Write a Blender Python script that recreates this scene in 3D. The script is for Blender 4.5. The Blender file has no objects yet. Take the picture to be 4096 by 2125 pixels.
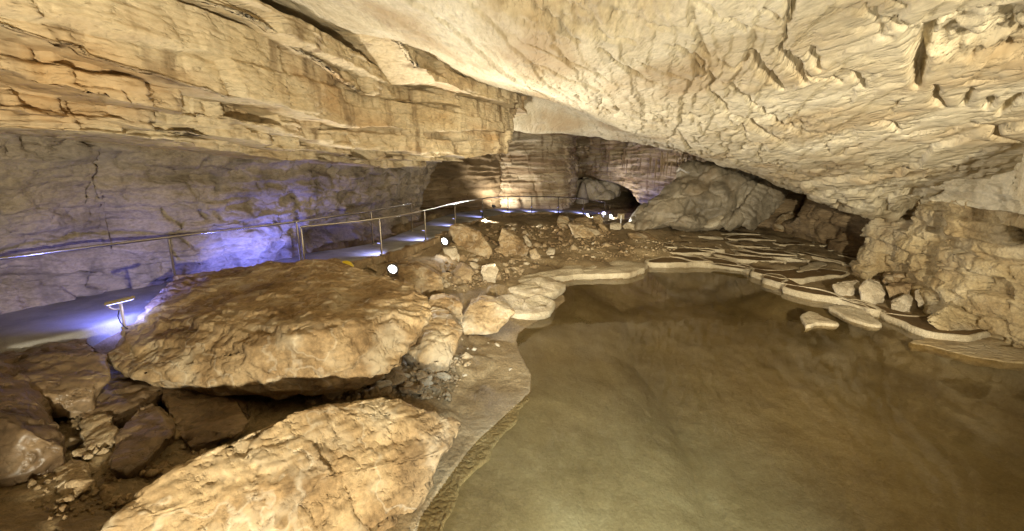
import bpy, bmesh, math, random
import numpy as np
from mathutils import Vector, Matrix

# ------------------------------------------------------------------ camera, world, exposure
scene = bpy.context.scene
FPX, CX, CY = 1800.0, 2048.0, 1062.5          # focal length and centre in photo pixels (4096 wide)
PITCH = math.radians(13.2)
CAM = np.array([0.0, 0.0, 4.0])
cam_data = bpy.data.cameras.new('camera')
cam = bpy.data.objects.new('camera', cam_data)
scene.collection.objects.link(cam)
cam.location = CAM
cam.rotation_euler = (math.pi / 2 - PITCH, 0, 0)
cam_data.sensor_fit = 'HORIZONTAL'
cam_data.angle = 2 * math.atan(2048.0 / FPX)
cam_data.clip_start = 0.05
cam_data.clip_end = 500
scene.camera = cam

world = bpy.data.worlds.new('World')
scene.world = world
world.use_nodes = True
world.node_tree.nodes['Background'].inputs[0].default_value = (1.0, 0.9, 0.75, 1)
world.node_tree.nodes['Background'].inputs[1].default_value = 0.002   # the cave is closed: almost no sky light

scene.view_settings.view_transform = 'Standard'
scene.view_settings.look = 'None'
scene.view_settings.exposure = 0.1
scene.view_settings.gamma = 1.0
scene.render.engine = 'CYCLES'
scene.cycles.use_denoising = True
scene.cycles.max_bounces = 6
scene.cycles.use_adaptive_sampling = True
scene.cycles.adaptive_threshold = 0.03
scene.cycles.diffuse_bounces = 3
scene.cycles.transparent_max_bounces = 8
scene.cycles.sample_clamp_indirect = 4.0
scene.cycles.caustics_reflective = False
scene.cycles.caustics_refractive = False

COL = scene.collection
WARM = (1.0, 0.90, 0.67)
WHITE = (1.0, 0.93, 0.78)
BLUE = (0.30, 0.32, 1.0)


def flood_lamp(name, loc, target, watts, color, spot_deg, label, blend=0.6, radius=0.12, size=0.16, fixture=True):
    """a floodlight fixture: box housing on a bracket, glowing lens, the lamp itself just in front of the lens"""
    loc = Vector(loc); tgt = Vector(target)
    d = (tgt - loc).normalized()
    root = bpy.data.objects.new(name, None); COL.objects.link(root)
    root.location = loc
    root.rotation_euler = d.to_track_quat('-Z', 'Y').to_euler()
    root['label'] = label; root['category'] = 'floodlight'; root['group'] = 'cave floodlights'
    ld = bpy.data.lights.new('lamp', 'SPOT')
    ld.energy = watts; ld.color = color; ld.spot_size = math.radians(spot_deg); ld.spot_blend = blend
    ld.shadow_soft_size = radius
    lo = bpy.data.objects.new('lamp', ld); COL.objects.link(lo); lo.parent = root
    lo.location = (0, 0, -0.10)
    FIXTURES.append((root, size))
    return root


FIXTURES = []
# unseen floodlights behind and beside the viewpoint, some added only as fill
flood_lamp('floodlight', (0.2, -1.4, 1.72), (-4.4, 12.0, 5.4), 3900, WARM, 130, 'warm floodlight on the bank behind the viewpoint aimed at the wall', blend=1.0, radius=0.08)
flood_lamp('floodlight', (4.2, -2.0, 3.3), (8.0, 13.0, 1.6), 1900, WARM, 130, 'added unseen warm fill floodlight above the near pool edge', blend=1.0, radius=0.08)  # lamp added out of view to brighten the pool and ochre wall
flood_lamp('floodlight', (2.2, -2.6, 3.7), (9.5, 19.0, 1.0), 14000, WARM, 46, 'added narrow fill floodlight behind the viewpoint aimed at the terraces', blend=1.0, radius=0.08)  # added fill beam, brightens terraces and mound from the front
flood_lamp('floodlight', (0.6, -2.8, 3.6), (1.2, 22.0, 1.2), 13000, WARM, 38, 'added narrow fill floodlight behind the viewpoint aimed at the far railing', blend=1.0, radius=0.08)  # added fill beam for the dim rubble slope and far path
flood_lamp('floodlight', (10.6, 1.8, 2.6), (5.0, 10.0, -0.3), 260, WARM, 120, 'added unseen warm fill floodlight beside the ochre wall above the near water', blend=1.0, radius=0.08)  # lamp added out of view to brighten the middle of the pool
flood_lamp('floodlight', (1.7, 0.2, 2.6), (1.5, 4.3, -0.4), 5600, (0.62, 0.84, 1.0), 66, 'pale floodlight under the viewpoint aimed down into the pool', blend=1.0, radius=0.15)

# ------------------------------------------------------------------ helpers: pixels, noise, meshes
SP, CP = math.sin(PITCH), math.cos(PITCH)
DV = np.array([0.313, 0.95]); NV = np.array([0.95, -0.313])      # along / across the bedding of the left wall


def ray(u, v):
    x = (u - CX) / FPX; y = -(v - CY) / FPX
    return np.array([x, CP + y * SP, -SP + y * CP])


def at_z(u, v, z):
    d = ray(u, v); return CAM + d * ((z - CAM[2]) / d[2])


def at_y(u, v, Y):
    d = ray(u, v); return CAM + d * (Y / d[1])


def at_q(u, v, q):
    d = ray(u, v); return CAM + d * (q / (d[0] * NV[0] + d[1] * NV[1]))


def pq2xy(p, q):
    p = np.asarray(p, float); q = np.asarray(q, float)
    det = DV[0] * NV[1] - DV[1] * NV[0]
    x = (p * NV[1] - q * DV[1]) / det; y = (q * DV[0] - p * NV[0]) / det
    return x, y


def _hash(ix, iy, iz, seed):
    with np.errstate(over='ignore'):
        h = (ix.astype(np.uint32) * np.uint32(374761393) + iy.astype(np.uint32) * np.uint32(668265263)
             + iz.astype(np.uint32) * np.uint32(2147483647 - 19) + np.uint32((seed * 974634777 + 12345) & 0xffffffff))
        h = (h ^ (h >> np.uint32(13))) * np.uint32(1274126177)
        h = (h ^ (h >> np.uint32(16))) * np.uint32(2246822519)
        h = h ^ (h >> np.uint32(15))
    return h


def _h01(ix, iy, iz, seed):
    return _hash(ix, iy, iz, seed).astype(np.float32) / np.float32(4294967295.0)


def vnoise(P, seed=0):
    """value noise in -1..1; P (...,3)"""
    P = np.asarray(P, np.float32)
    I = np.floor(P).astype(np.int32); F = P - I
    W = F * F * F * (F * (F * 6 - 15) + 10)
    ix, iy, iz = I[..., 0], I[..., 1], I[..., 2]
    wx, wy, wz = W[..., 0], W[..., 1], W[..., 2]
    def c(a, b, d): return _h01(ix + a, iy + b, iz + d, seed)
    x00 = c(0, 0, 0) * (1 - wx) + c(1, 0, 0) * wx; x10 = c(0, 1, 0) * (1 - wx) + c(1, 1, 0) * wx
    x01 = c(0, 0, 1) * (1 - wx) + c(1, 0, 1) * wx; x11 = c(0, 1, 1) * (1 - wx) + c(1, 1, 1) * wx
    y0 = x00 * (1 - wy) + x10 * wy; y1 = x01 * (1 - wy) + x11 * wy
    return (y0 * (1 - wz) + y1 * wz) * 2 - 1


def fbm(P, scale=1.0, oct=4, seed=0, gain=0.5, lac=2.03):
    P = np.asarray(P, np.float32) * np.float32(scale)
    a, s = 1.0, 0.0
    out = np.zeros(P.shape[:-1], np.float32)
    for k in range(oct):
        out += a * vnoise(P + 17.3 * k, seed + k * 7)
        s += a; a *= gain; P = P * lac
    return out / s


def worley(P, seed=0):
    """F1, F2 and the random value of the nearest cell; P (...,3)"""
    P = np.asarray(P, np.float32)
    shp = P.shape[:-1]; P = P.reshape(-1, 3)
    I = np.floor(P).astype(np.int32); F = P - I
    f1 = np.full(len(P), 9.0, np.float32); f2 = f1.copy(); idv = np.zeros(len(P), np.float32)
    for a in (-1, 0, 1):
        for b in (-1, 0, 1):
            for c in (-1, 0, 1):
                ix, iy, iz = I[:, 0] + a, I[:, 1] + b, I[:, 2] + c
                jx = _h01(ix, iy, iz, seed); jy = _h01(ix, iy, iz, seed + 1); jz = _h01(ix, iy, iz, seed + 2)
                d = (a + jx - F[:, 0]) ** 2 + (b + jy - F[:, 1]) ** 2 + (c + jz - F[:, 2]) ** 2
                near = d < f1
                f2 = np.where(near, f1, np.minimum(f2, d))
                idv = np.where(near, _h01(ix, iy, iz, seed + 3), idv)
                f1 = np.where(near, d, f1)
    return np.sqrt(f1).reshape(shp), np.sqrt(f2).reshape(shp), idv.reshape(shp)


def bricks(S, Zq, cw, ch, seed):
    """broken courses: value per block and distance to the nearest joint (metres)"""
    zz = Zq / ch; c = np.floor(zz); fz = zz - c; c = c.astype(np.int32)
    zero = np.zeros_like(c)
    wv = .6 + .9 * _h01(c, zero, zero, seed + 5)
    ss = S / (cw * wv) + _h01(c, zero, zero, seed) * 37.0
    k = np.floor(ss).astype(np.int32); f = ss - k
    j = .15 + .7 * _h01(k, c, zero, seed + 1)
    cell = np.where(f < j, k - 1, k)
    idv = _h01(cell, c, zero, seed + 2)
    de = np.minimum(np.abs(f - j) * cw * wv, np.minimum(fz, 1 - fz) * ch)
    return idv, de


def smooth(a, b, x):
    t = np.clip((x - a) / (b - a), 0, 1); return t * t * (3 - 2 * t)


def mesh_from(name, V, faces_idx, n=4, smooth_shade=True):
    me = bpy.data.meshes.new(name)
    V = np.ascontiguousarray(V, np.float32).reshape(-1, 3)
    Fi = np.ascontiguousarray(faces_idx, np.int32).reshape(-1, n)
    me.vertices.add(len(V)); me.vertices.foreach_set('co', V.ravel())
    me.loops.add(Fi.size); me.loops.foreach_set('vertex_index', Fi.ravel())
    me.polygons.add(len(Fi)); me.polygons.foreach_set('loop_start', np.arange(0, Fi.size, n, dtype=np.int32))
    me.update(calc_edges=True)
    if smooth_shade:
        me.polygons.foreach_set('use_smooth', np.ones(len(Fi), bool))
    me.validate()
    return me


def grid_faces(n, m, wrap=False):
    i = np.arange(n - 1)[:, None]; j = np.arange(m if wrap else m - 1)[None, :]
    j2 = (j + 1) % m
    return np.stack([i * m + j, i * m + j2, (i + 1) * m + j2, (i + 1) * m + j], -1).reshape(-1, 4)


def grid_normals(G, wrap=False):
    if wrap:
        dv = np.roll(G, -1, 1) - np.roll(G, 1, 1)
    else:
        dv = np.gradient(G, axis=1)
    du = np.gradient(G, axis=0)
    N = np.cross(du, dv); L = np.linalg.norm(N, axis=-1, keepdims=True)
    return N / np.maximum(L, 1e-9)


def add(name, me, mat, parent=None, **props):
    o = bpy.data.objects.new(name, me)
    COL.objects.link(o)
    if mat is not None and me is not None and len(me.materials) == 0:
        me.materials.append(mat)
    if parent is not None: o.parent = parent
    for k, v in props.items(): o[k] = v
    return o


def empty(name, loc, label, cat, group=None):
    o = bpy.data.objects.new(name, None); COL.objects.link(o); o.location = loc
    o['label'] = label; o['category'] = cat
    if group: o['group'] = group
    return o


def resample(pts, ds):
    pts = np.asarray(pts, float)
    L = np.r_[0, np.cumsum(np.linalg.norm(np.diff(pts[:, :2], axis=0), axis=1))]
    n = max(2, int(round(L[-1] / ds)) + 1)
    s = np.linspace(0, L[-1], n)
    return s, np.stack([np.interp(s, L, pts[:, k]) for k in range(pts.shape[1])], 1)


def chaikin(pts, it=2, closed=False):
    pts = np.asarray(pts, float)
    for _ in range(it):
        if closed:
            q = np.roll(pts, -1, 0)
            pts = np.stack([.75 * pts + .25 * q, .25 * pts + .75 * q], 1).reshape(-1, pts.shape[1])
        else:
            a, b = pts[:-1], pts[1:]
            mid = np.stack([.75 * a + .25 * b, .25 * a + .75 * b], 1).reshape(-1, pts.shape[1])
            pts = np.vstack([pts[:1], mid[1:-1], pts[-1:]])
    return pts


class RBF:
    def __init__(self, pts, smooth_=1e-3):
        P = np.asarray(pts, float); self.P = P[:, :2]; n = len(P)
        K = self.k(np.linalg.norm(self.P[:, None] - self.P[None], axis=-1)) + smooth_ * np.eye(n)
        A = np.zeros((n + 3, n + 3)); A[:n, :n] = K; A[:n, n] = 1; A[:n, n + 1:] = self.P
        A[n:, :n] = A[:n, n:].T
        self.w = np.linalg.solve(A, np.r_[P[:, 2], 0, 0, 0])
    @staticmethod
    def k(r): return r * r * np.log(r + 1e-9)
    def __call__(self, X, Y):
        X = np.asarray(X, float); Y = np.asarray(Y, float)
        out = self.w[-3] + self.w[-2] * X + self.w[-1] * Y
        for w, (px, py) in zip(self.w[:-3], self.P):
            out = out + w * self.k(np.hypot(X - px, Y - py))
        return out


def seg_dist(X, Y, poly):
    """distance to a polyline and the fraction along it"""
    best = np.full(X.shape, 1e9); frac = np.zeros(X.shape)
    poly = np.asarray(poly)[:, :2]
    n = len(poly) - 1
    for i in range(n):
        a, b = poly[i], poly[i + 1]; d = b - a; L = d @ d + 1e-12
        t = np.clip(((X - a[0]) * d[0] + (Y - a[1]) * d[1]) / L, 0, 1)
        r = np.hypot(X - a[0] - t * d[0], Y - a[1] - t * d[1])
        m = r < best
        best = np.where(m, r, best); frac = np.where(m, (i + t) / n, frac)
    return best, frac


def inside(X, Y, poly):
    poly = np.asarray(poly)[:, :2]; r = np.zeros(X.shape, bool)
    j = len(poly) - 1
    for i in range(len(poly)):
        xi, yi = poly[i]; xj, yj = poly[j]
        c = ((yi > Y) != (yj > Y)) & (X < (xj - xi) * (Y - yi) / (yj - yi + 1e-12) + xi)
        r ^= c; j = i
    return r


# ------------------------------------------------------------------ materials
def nodes_of(name):
    m = bpy.data.materials.new(name); m.use_nodes = True
    nt = m.node_tree; nt.nodes.clear()
    return m, nt, nt.nodes, nt.links


def rock_mat(name, cols, scale=0.9, rough=0.85, bump=0.5, fine=14.0, stretch=(1, 1, 1), stain=None, stain_amt=0.5,
             stain_scale=0.7, crack=0.0, crack_scale=3.0, spec=0.25, speck=0.25, seed=0.0, rot=0.0, streak=None, streak_amt=.6, vein=None, ridge=True):
    m, nt, N, L = nodes_of(name)
    out = N.new('ShaderNodeOutputMaterial'); bs = N.new('ShaderNodeBsdfPrincipled')
    L.new(bs.outputs[0], out.inputs[0])
    geo = N.new('ShaderNodeNewGeometry')
    mp = N.new('ShaderNodeMapping'); mp.inputs['Scale'].default_value = stretch; mp.inputs['Location'].default_value = (seed, seed * .7, seed * .3); mp.inputs['Rotation'].default_value = (0, 0, rot)
    L.new(geo.outputs['Position'], mp.inputs[0])
    n1 = N.new('ShaderNodeTexNoise'); n1.inputs['Scale'].default_value = scale; n1.inputs['Detail'].default_value = 6; n1.inputs['Roughness'].default_value = 0.62
    n1.inputs['Distortion'].default_value = 0.0
    L.new(mp.outputs[0], n1.inputs['Vector'])
    cr = N.new('ShaderNodeValToRGB'); L.new(n1.outputs['Fac'], cr.inputs[0])
    els = cr.color_ramp.elements
    k = len(cols)
    while len(els) < k: els.new(0.5)
    for i, c in enumerate(cols):
        els[i].position = 0.30 + 0.40 * i / (k - 1); els[i].color = (*c, 1)
    col = cr.outputs[0]
    # small light and dark grains
    n2 = N.new('ShaderNodeTexNoise'); n2.inputs['Scale'].default_value = fine * 2.2; n2.inputs['Detail'].default_value = 5; n2.inputs['Roughness'].default_value = 0.7
    L.new(mp.outputs[0], n2.inputs['Vector'])
    mr = N.new('ShaderNodeMapRange'); mr.inputs[1].default_value = 0.3; mr.inputs[2].default_value = 0.7
    mr.inputs[3].default_value = 1 - speck * 1.5; mr.inputs[4].default_value = 1 + speck * 1.3
    L.new(n2.outputs['Fac'], mr.inputs[0])
    mx = N.new('ShaderNodeVectorMath'); mx.operation = 'SCALE'
    L.new(col, mx.inputs[0]); L.new(mr.outputs[0], mx.inputs['Scale']); col = mx.outputs[0]
    if stain is not None:
        n3 = N.new('ShaderNodeTexNoise'); n3.inputs['Scale'].default_value = stain_scale; n3.inputs['Detail'].default_value = 5
        L.new(mp.outputs[0], n3.inputs['Vector'])
        r3 = N.new('ShaderNodeMapRange'); r3.inputs[1].default_value = 0.50; r3.inputs[2].default_value = 0.66; r3.inputs[3].default_value = 0; r3.inputs[4].default_value = stain_amt
        L.new(n3.outputs['Fac'], r3.inputs[0])
        mc = N.new('ShaderNodeMix'); mc.data_type = 'RGBA'
        L.new(r3.outputs[0], mc.inputs['Factor']); L.new(col, mc.inputs['A']); mc.inputs['B'].default_value = (*stain, 1)
        col = mc.outputs['Result']
    if streak is not None:
        ms = N.new('ShaderNodeMapping'); ms.inputs['Scale'].default_value = (2.2, 2.2, .42); ms.inputs['Rotation'].default_value = (.0, .25, .0)
        L.new(geo.outputs['Position'], ms.inputs[0])
        n4 = N.new('ShaderNodeTexNoise'); n4.inputs['Scale'].default_value = 1.1; n4.inputs['Detail'].default_value = 4
        L.new(ms.outputs[0], n4.inputs['Vector'])
        r4 = N.new('ShaderNodeMapRange'); r4.inputs[1].default_value = .56; r4.inputs[2].default_value = .68; r4.inputs[3].default_value = 0; r4.inputs[4].default_value = streak_amt
        L.new(n4.outputs['Fac'], r4.inputs[0])
        m4 = N.new('ShaderNodeMix'); m4.data_type = 'RGBA'
        L.new(r4.outputs[0], m4.inputs['Factor']); L.new(col, m4.inputs['A']); m4.inputs['B'].default_value = (*streak, 1)
        col = m4.outputs['Result']
    if vein is not None:
        n5 = N.new('ShaderNodeTexNoise'); n5.inputs['Scale'].default_value = .9; n5.inputs['Detail'].default_value = 4
        L.new(geo.outputs['Position'], n5.inputs['Vector'])
        r5 = N.new('ShaderNodeMapRange'); r5.inputs[1].default_value = .0; r5.inputs[2].default_value = .012; r5.inputs[3].default_value = .3; r5.inputs[4].default_value = 0
        a5 = N.new('ShaderNodeMath'); a5.operation = 'SUBTRACT'; a5.inputs[1].default_value = .5; L.new(n5.outputs['Fac'], a5.inputs[0])
        b5 = N.new('ShaderNodeMath'); b5.operation = 'ABSOLUTE'; L.new(a5.outputs[0], b5.inputs[0]); L.new(b5.outputs[0], r5.inputs[0])
        m5 = N.new('ShaderNodeMix'); m5.data_type = 'RGBA'
        L.new(r5.outputs[0], m5.inputs['Factor']); L.new(col, m5.inputs['A']); m5.inputs['B'].default_value = (*vein, 1)
        col = m5.outputs['Result']
    h = None
    nb = N.new('ShaderNodeTexNoise'); nb.inputs['Scale'].default_value = fine; nb.inputs['Detail'].default_value = 5; nb.inputs['Roughness'].default_value = 0.72
    L.new(mp.outputs[0], nb.inputs['Vector'])
    h = nb.outputs['Fac']
    if ridge:
        nb.noise_type = 'RIDGED_MULTIFRACTAL'; nb.normalize = False
        nb.inputs['Scale'].default_value = fine * .45; nb.inputs['Roughness'].default_value = .74
        nb.inputs['Offset'].default_value = .85; nb.inputs['Gain'].default_value = 1.6
        iv = N.new('ShaderNodeMath'); iv.operation = 'MULTIPLY'; iv.inputs[1].default_value = -.35; L.new(h, iv.inputs[0]); h = iv.outputs[0]
    if crack > 0:
        wv = N.new('ShaderNodeTexNoise'); wv.inputs['Scale'].default_value = crack_scale * 0.8; wv.inputs['Detail'].default_value = 4
        L.new(mp.outputs[0], wv.inputs['Vector'])
        ad = N.new('ShaderNodeVectorMath'); ad.operation = 'MULTIPLY_ADD'
        L.new(wv.outputs['Color'], ad.inputs[0]); ad.inputs[1].default_value = (0.5 / crack_scale * 1.6,) * 3; L.new(mp.outputs[0], ad.inputs[2])
        vo = N.new('ShaderNodeTexVoronoi'); vo.feature = 'DISTANCE_TO_EDGE'; vo.inputs['Scale'].default_value = crack_scale
        L.new(ad.outputs[0], vo.inputs['Vector'])
        rc = N.new('ShaderNodeMapRange'); rc.inputs[1].default_value = 0.0; rc.inputs[2].default_value = 0.06; rc.inputs[3].default_value = 0.0; rc.inputs[4].default_value = 1.0
        L.new(vo.outputs['Distance'], rc.inputs[0])
        ma = N.new('ShaderNodeMath'); ma.operation = 'MULTIPLY_ADD'
        L.new(rc.outputs[0], ma.inputs[0]); ma.inputs[1].default_value = crack; L.new(h, ma.inputs[2]); h = ma.outputs[0]
    bp = N.new('ShaderNodeBump'); bp.inputs['Strength'].default_value = bump; bp.inputs['Distance'].default_value = 0.06
    L.new(h, bp.inputs['Height']); L.new(bp.outputs[0], bs.inputs['Normal'])
    L.new(col, bs.inputs['Base Color'])
    bs.inputs['Roughness'].default_value = rough
    bs.inputs['Specular IOR Level'].default_value = spec
    return m


def plain_mat(name, col, rough=0.5, metal=0.0, emit=None, estr=0.0, bump=0.0, noise=0.12, nscale=40):
    m, nt, N, L = nodes_of(name)
    out = N.new('ShaderNodeOutputMaterial'); bs = N.new('ShaderNodeBsdfPrincipled'); L.new(bs.outputs[0], out.inputs[0])
    tc = N.new('ShaderNodeTexCoord'); n = N.new('ShaderNodeTexNoise'); n.inputs['Scale'].default_value = nscale; n.inputs['Detail'].default_value = 5
    L.new(tc.outputs['Object'], n.inputs['Vector'])
    mr = N.new('ShaderNodeMapRange'); mr.inputs[3].default_value = 1 - noise; mr.inputs[4].default_value = 1 + noise
    L.new(n.outputs['Fac'], mr.inputs[0])
    vm = N.new('ShaderNodeVectorMath'); vm.operation = 'SCALE'; vm.inputs[0].default_value = col; L.new(mr.outputs[0], vm.inputs['Scale'])
    L.new(vm.outputs[0], bs.inputs['Base Color'])
    bs.inputs['Roughness'].default_value = rough; bs.inputs['Metallic'].default_value = metal
    if bump:
        b = N.new('ShaderNodeBump'); b.inputs['Strength'].default_value = bump; b.inputs['Distance'].default_value = 0.01
        L.new(n.outputs['Fac'], b.inputs['Height']); L.new(b.outputs[0], bs.inputs['Normal'])
    if emit:
        bs.inputs['Emission Color'].default_value = (*emit, 1); bs.inputs['Emission Strength'].default_value = estr
    return m


def water_mat():
    m, nt, N, L = nodes_of('pool_water')
    out = N.new('ShaderNodeOutputMaterial')
    tr = N.new('ShaderNodeBsdfTransparent'); tr.inputs[0].default_value = (0.62, 0.56, 0.425, 1)
    gl = N.new('ShaderNodeBsdfGlossy'); gl.inputs['Roughness'].default_value = 0.025; gl.inputs[0].default_value = (1, 1, 1, 1)
    mx = N.new('ShaderNodeMixShader')
    geo = N.new('ShaderNodeNewGeometry')
    n = N.new('ShaderNodeTexNoise'); n.inputs['Scale'].default_value = 5.0; n.inputs['Detail'].default_value = 3
    L.new(geo.outputs['Position'], n.inputs['Vector'])
    b = N.new('ShaderNodeBump'); b.inputs['Strength'].default_value = 0.05; b.inputs['Distance'].default_value = 0.02
    L.new(n.outputs['Fac'], b.inputs['Height'])
    L.new(b.outputs[0], gl.inputs['Normal'])
    # Schlick reflectance of a water surface, the same from above and from below
    dt = N.new('ShaderNodeVectorMath'); dt.operation = 'DOT_PRODUCT'; L.new(geo.outputs['True Normal'], dt.inputs[0]); L.new(geo.outputs['Incoming'], dt.inputs[1])
    ab = N.new('ShaderNodeMath'); ab.operation = 'ABSOLUTE'; L.new(dt.outputs['Value'], ab.inputs[0])
    om = N.new('ShaderNodeMath'); om.operation = 'SUBTRACT'; om.inputs[0].default_value = 1.0; L.new(ab.outputs[0], om.inputs[1])
    pw = N.new('ShaderNodeMath'); pw.operation = 'POWER'; L.new(om.outputs[0], pw.inputs[0]); pw.inputs[1].default_value = 5.0
    sc_ = N.new('ShaderNodeMath'); sc_.operation = 'MULTIPLY_ADD'; L.new(pw.outputs[0], sc_.inputs[0]); sc_.inputs[1].default_value = .98; sc_.inputs[2].default_value = .02
    L.new(sc_.outputs[0], mx.inputs[0]); L.new(tr.outputs[0], mx.inputs[1]); L.new(gl.outputs[0], mx.inputs[2])
    L.new(mx.outputs[0], out.inputs[0])
    return m


M = {}
M['ceiling'] = rock_mat('ceiling_limestone', [(.34, .26, .155), (.49, .415, .28), (.56, .49, .35), (.62, .56, .43)], scale=.8, stretch=(1.3, .4, 1), rot=.318, bump=.8, fine=7,
                        stain=(.36, .255, .135), stain_amt=.8, stain_scale=.5, streak=(.33, .29, .21), streak_amt=.45, speck=.14)
M['bed'] = rock_mat('bedded_limestone', [(.43, .31, .165), (.53, .425, .265), (.59, .50, .345), (.64, .57, .43)], scale=.6, stretch=(.6, .6, 1.6), bump=.85, fine=7,
                    stain=(.42, .255, .10), stain_amt=.8, stain_scale=.6, streak=(.20, .135, .07), streak_amt=.8, speck=.16)
M['lower'] = rock_mat('grey_limestone', [(.15, .12, .085), (.24, .195, .14), (.32, .265, .195), (.38, .325, .25)], scale=.8, stretch=(.7, .7, 1.3), bump=.7, fine=9,
                      stain=(.17, .145, .13), stain_amt=.7, stain_scale=.8, streak=(.10, .085, .07), streak_amt=.6, speck=.2)
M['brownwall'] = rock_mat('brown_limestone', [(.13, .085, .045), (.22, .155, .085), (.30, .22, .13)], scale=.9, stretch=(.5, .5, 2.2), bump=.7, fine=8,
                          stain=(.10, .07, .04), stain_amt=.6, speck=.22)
M['backwall'] = rock_mat('striped_limestone', [(.22, .15, .085), (.38, .29, .18), (.50, .41, .28), (.54, .46, .34)], scale=.7, stretch=(.35, .35, 3.0), bump=.8, fine=6,
                         stain=(.20, .12, .06), stain_amt=.7, stain_scale=.6, streak=(.17, .105, .055), streak_amt=.7, speck=.2)
M['rightwall'] = rock_mat('ochre_limestone', [(.19, .13, .062), (.31, .228, .118), (.40, .315, .18), (.49, .41, .27)], scale=1.0, bump=.7, fine=9,
                          stain=(.40, .35, .26), stain_amt=.5, speck=.2)
M['boulder'] = rock_mat('ochre_boulder', [(.12, .075, .036), (.26, .175, .088), (.36, .262, .145), (.47, .37, .235)], scale=1.1, bump=1.0, fine=6,
                        stain=(.50, .43, .31), stain_amt=.6, stain_scale=1.9, vein=(.60, .55, .44), speck=.25)
M['wet'] = rock_mat('wet_muddy_shaded_rock', [(.085, .055, .03), (.15, .10, .055), (.22, .155, .09), (.30, .23, .14)], scale=1.3, bump=.9, fine=6, rough=.42, spec=.5, speck=.25)  # wet mud tone, darkened further to stand in for the pit's shade
M['stone'] = rock_mat('broken_stone', [(.16, .10, .05), (.26, .18, .095), (.36, .27, .16), (.46, .38, .26)], scale=.8, bump=.6, fine=14, speck=.25)
M['palestone'] = rock_mat('pale_stone', [(.34, .27, .18), (.46, .39, .28), (.56, .50, .39)], scale=1.2, bump=.5, fine=14, speck=.2)
M['floor'] = rock_mat('cave_mud', [(.11, .072, .034), (.18, .125, .062), (.26, .19, .10), (.35, .275, .165)], scale=.8, rough=.62, bump=.7, fine=9, spec=.4,
                      stain=(.26, .20, .12), stain_amt=.6, stain_scale=1.1, speck=.3, ridge=False)
M['bed_floor'] = rock_mat('pool_bed', [(.22, .18, .115), (.29, .245, .165), (.35, .31, .225)], scale=1.2, rough=.9, bump=.35, fine=12,
                          stain=(.19, .155, .085), stain_amt=.35, stain_scale=.5, speck=.14, ridge=False)
M['crust'] = rock_mat('calcite_crust', [(.30, .235, .145), (.42, .35, .235), (.52, .45, .325)], scale=1.6, rough=.75, bump=.55, fine=22, speck=.25)
M['basin'] = rock_mat('basin_mud', [(.085, .05, .02), (.12, .072, .028), (.17, .11, .045)], scale=1.2, rough=.7, bump=.45, fine=10, spec=.3, speck=.3, ridge=False)
M['flow'] = rock_mat('grey_flowstone', [(.11, .09, .06), (.18, .15, .105), (.25, .21, .15), (.33, .28, .20)], scale=.9, rough=.5, bump=.35, fine=7, spec=.45,
                     stain=(.26, .19, .11), stain_amt=.5, stain_scale=.8, speck=.18, ridge=False)
M['path'] = rock_mat('concrete_path', [(.28, .27, .25), (.34, .33, .31), (.40, .39, .37)], scale=1.4, rough=.9, bump=.3, fine=45, speck=.25, stain=(.17, .165, .155), stain_amt=.75, stain_scale=.9, ridge=False)
M['steel'] = plain_mat('brushed_steel', (.62, .61, .59), rough=.2, metal=1.0, noise=.06)
M['dark'] = plain_mat('black_housing', (.035, .035, .037), rough=.5)
M['lens'] = plain_mat('lit_lens', (.9, .9, .88), rough=.3, emit=(1, .96, .85), estr=60)
M['lenswarm'] = plain_mat('warm_lens', (.9, .85, .7), rough=.3, emit=(1, .8, .5), estr=20)
M['led'] = plain_mat('blue_led', (.5, .5, .9), rough=.3, emit=(.35, .38, 1), estr=6)
M['brass'] = plain_mat('lamp_cover', (.30, .24, .13), rough=.5, metal=.2)
M['yellow'] = plain_mat('yellow_plastic', (.75, .58, .02), rough=.45)
M['sign'] = plain_mat('plywood', (.22, .17, .09), rough=.7)
M['cable'] = plain_mat('black_cable', (.02, .02, .02), rough=.5)
M['water'] = water_mat()


# ------------------------------------------------------------------ cave ceiling
def P_(u, v, Y):
    a = at_y(u, v, Y); return (a[0], a[1], a[2])


edge_far = [P_(2030, 520, 21.0), P_(2110, 540, 22.0), P_(2198, 531, 24.5), P_(2351, 549, 24.5), P_(2463, 567, 24.0), P_(2700, 588, 23.5), P_(2900, 640, 22.0),
            P_(3050, 680, 20.5), P_(3140, 735, 19.0), P_(3300, 795, 17.0), P_(3450, 828, 15.6), P_(3560, 850, 14.6), P_(3700, 800, 13.2), P_(4096, 742, 10.2)]
cpts = list(edge_far)
for p, q, z in [(-6, -5.3, 6.35), (-1, -5.3, 6.35), (5, -5.3, 6.32), (10, -5.4, 6.3), (15, -5.4, 6.28), (19, -5.5, 6.15), (19, -9, 6.4), (8, -9, 6.6), (0, -10, 6.6), (-8, -9, 6.4)]:
    x, y = pq2xy(p, q); cpts.append((float(x), float(y), z))
cpts += [(0, 0, 6.0), (4, 3, 5.4), (8, 3, 4.95), (11, 5, 4.3), (5, 10, 4.95), (8.5, 9.5, 4.25), (4, 16, 4.95), (0, 10, 5.75), (0, -7, 5.9), (6, -7, 5.0), (11, -5, 4.4), (13.5, 8, 3.45), (13, 2, 4.2)]
CEIL = RBF(cpts, 0.02)

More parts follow.
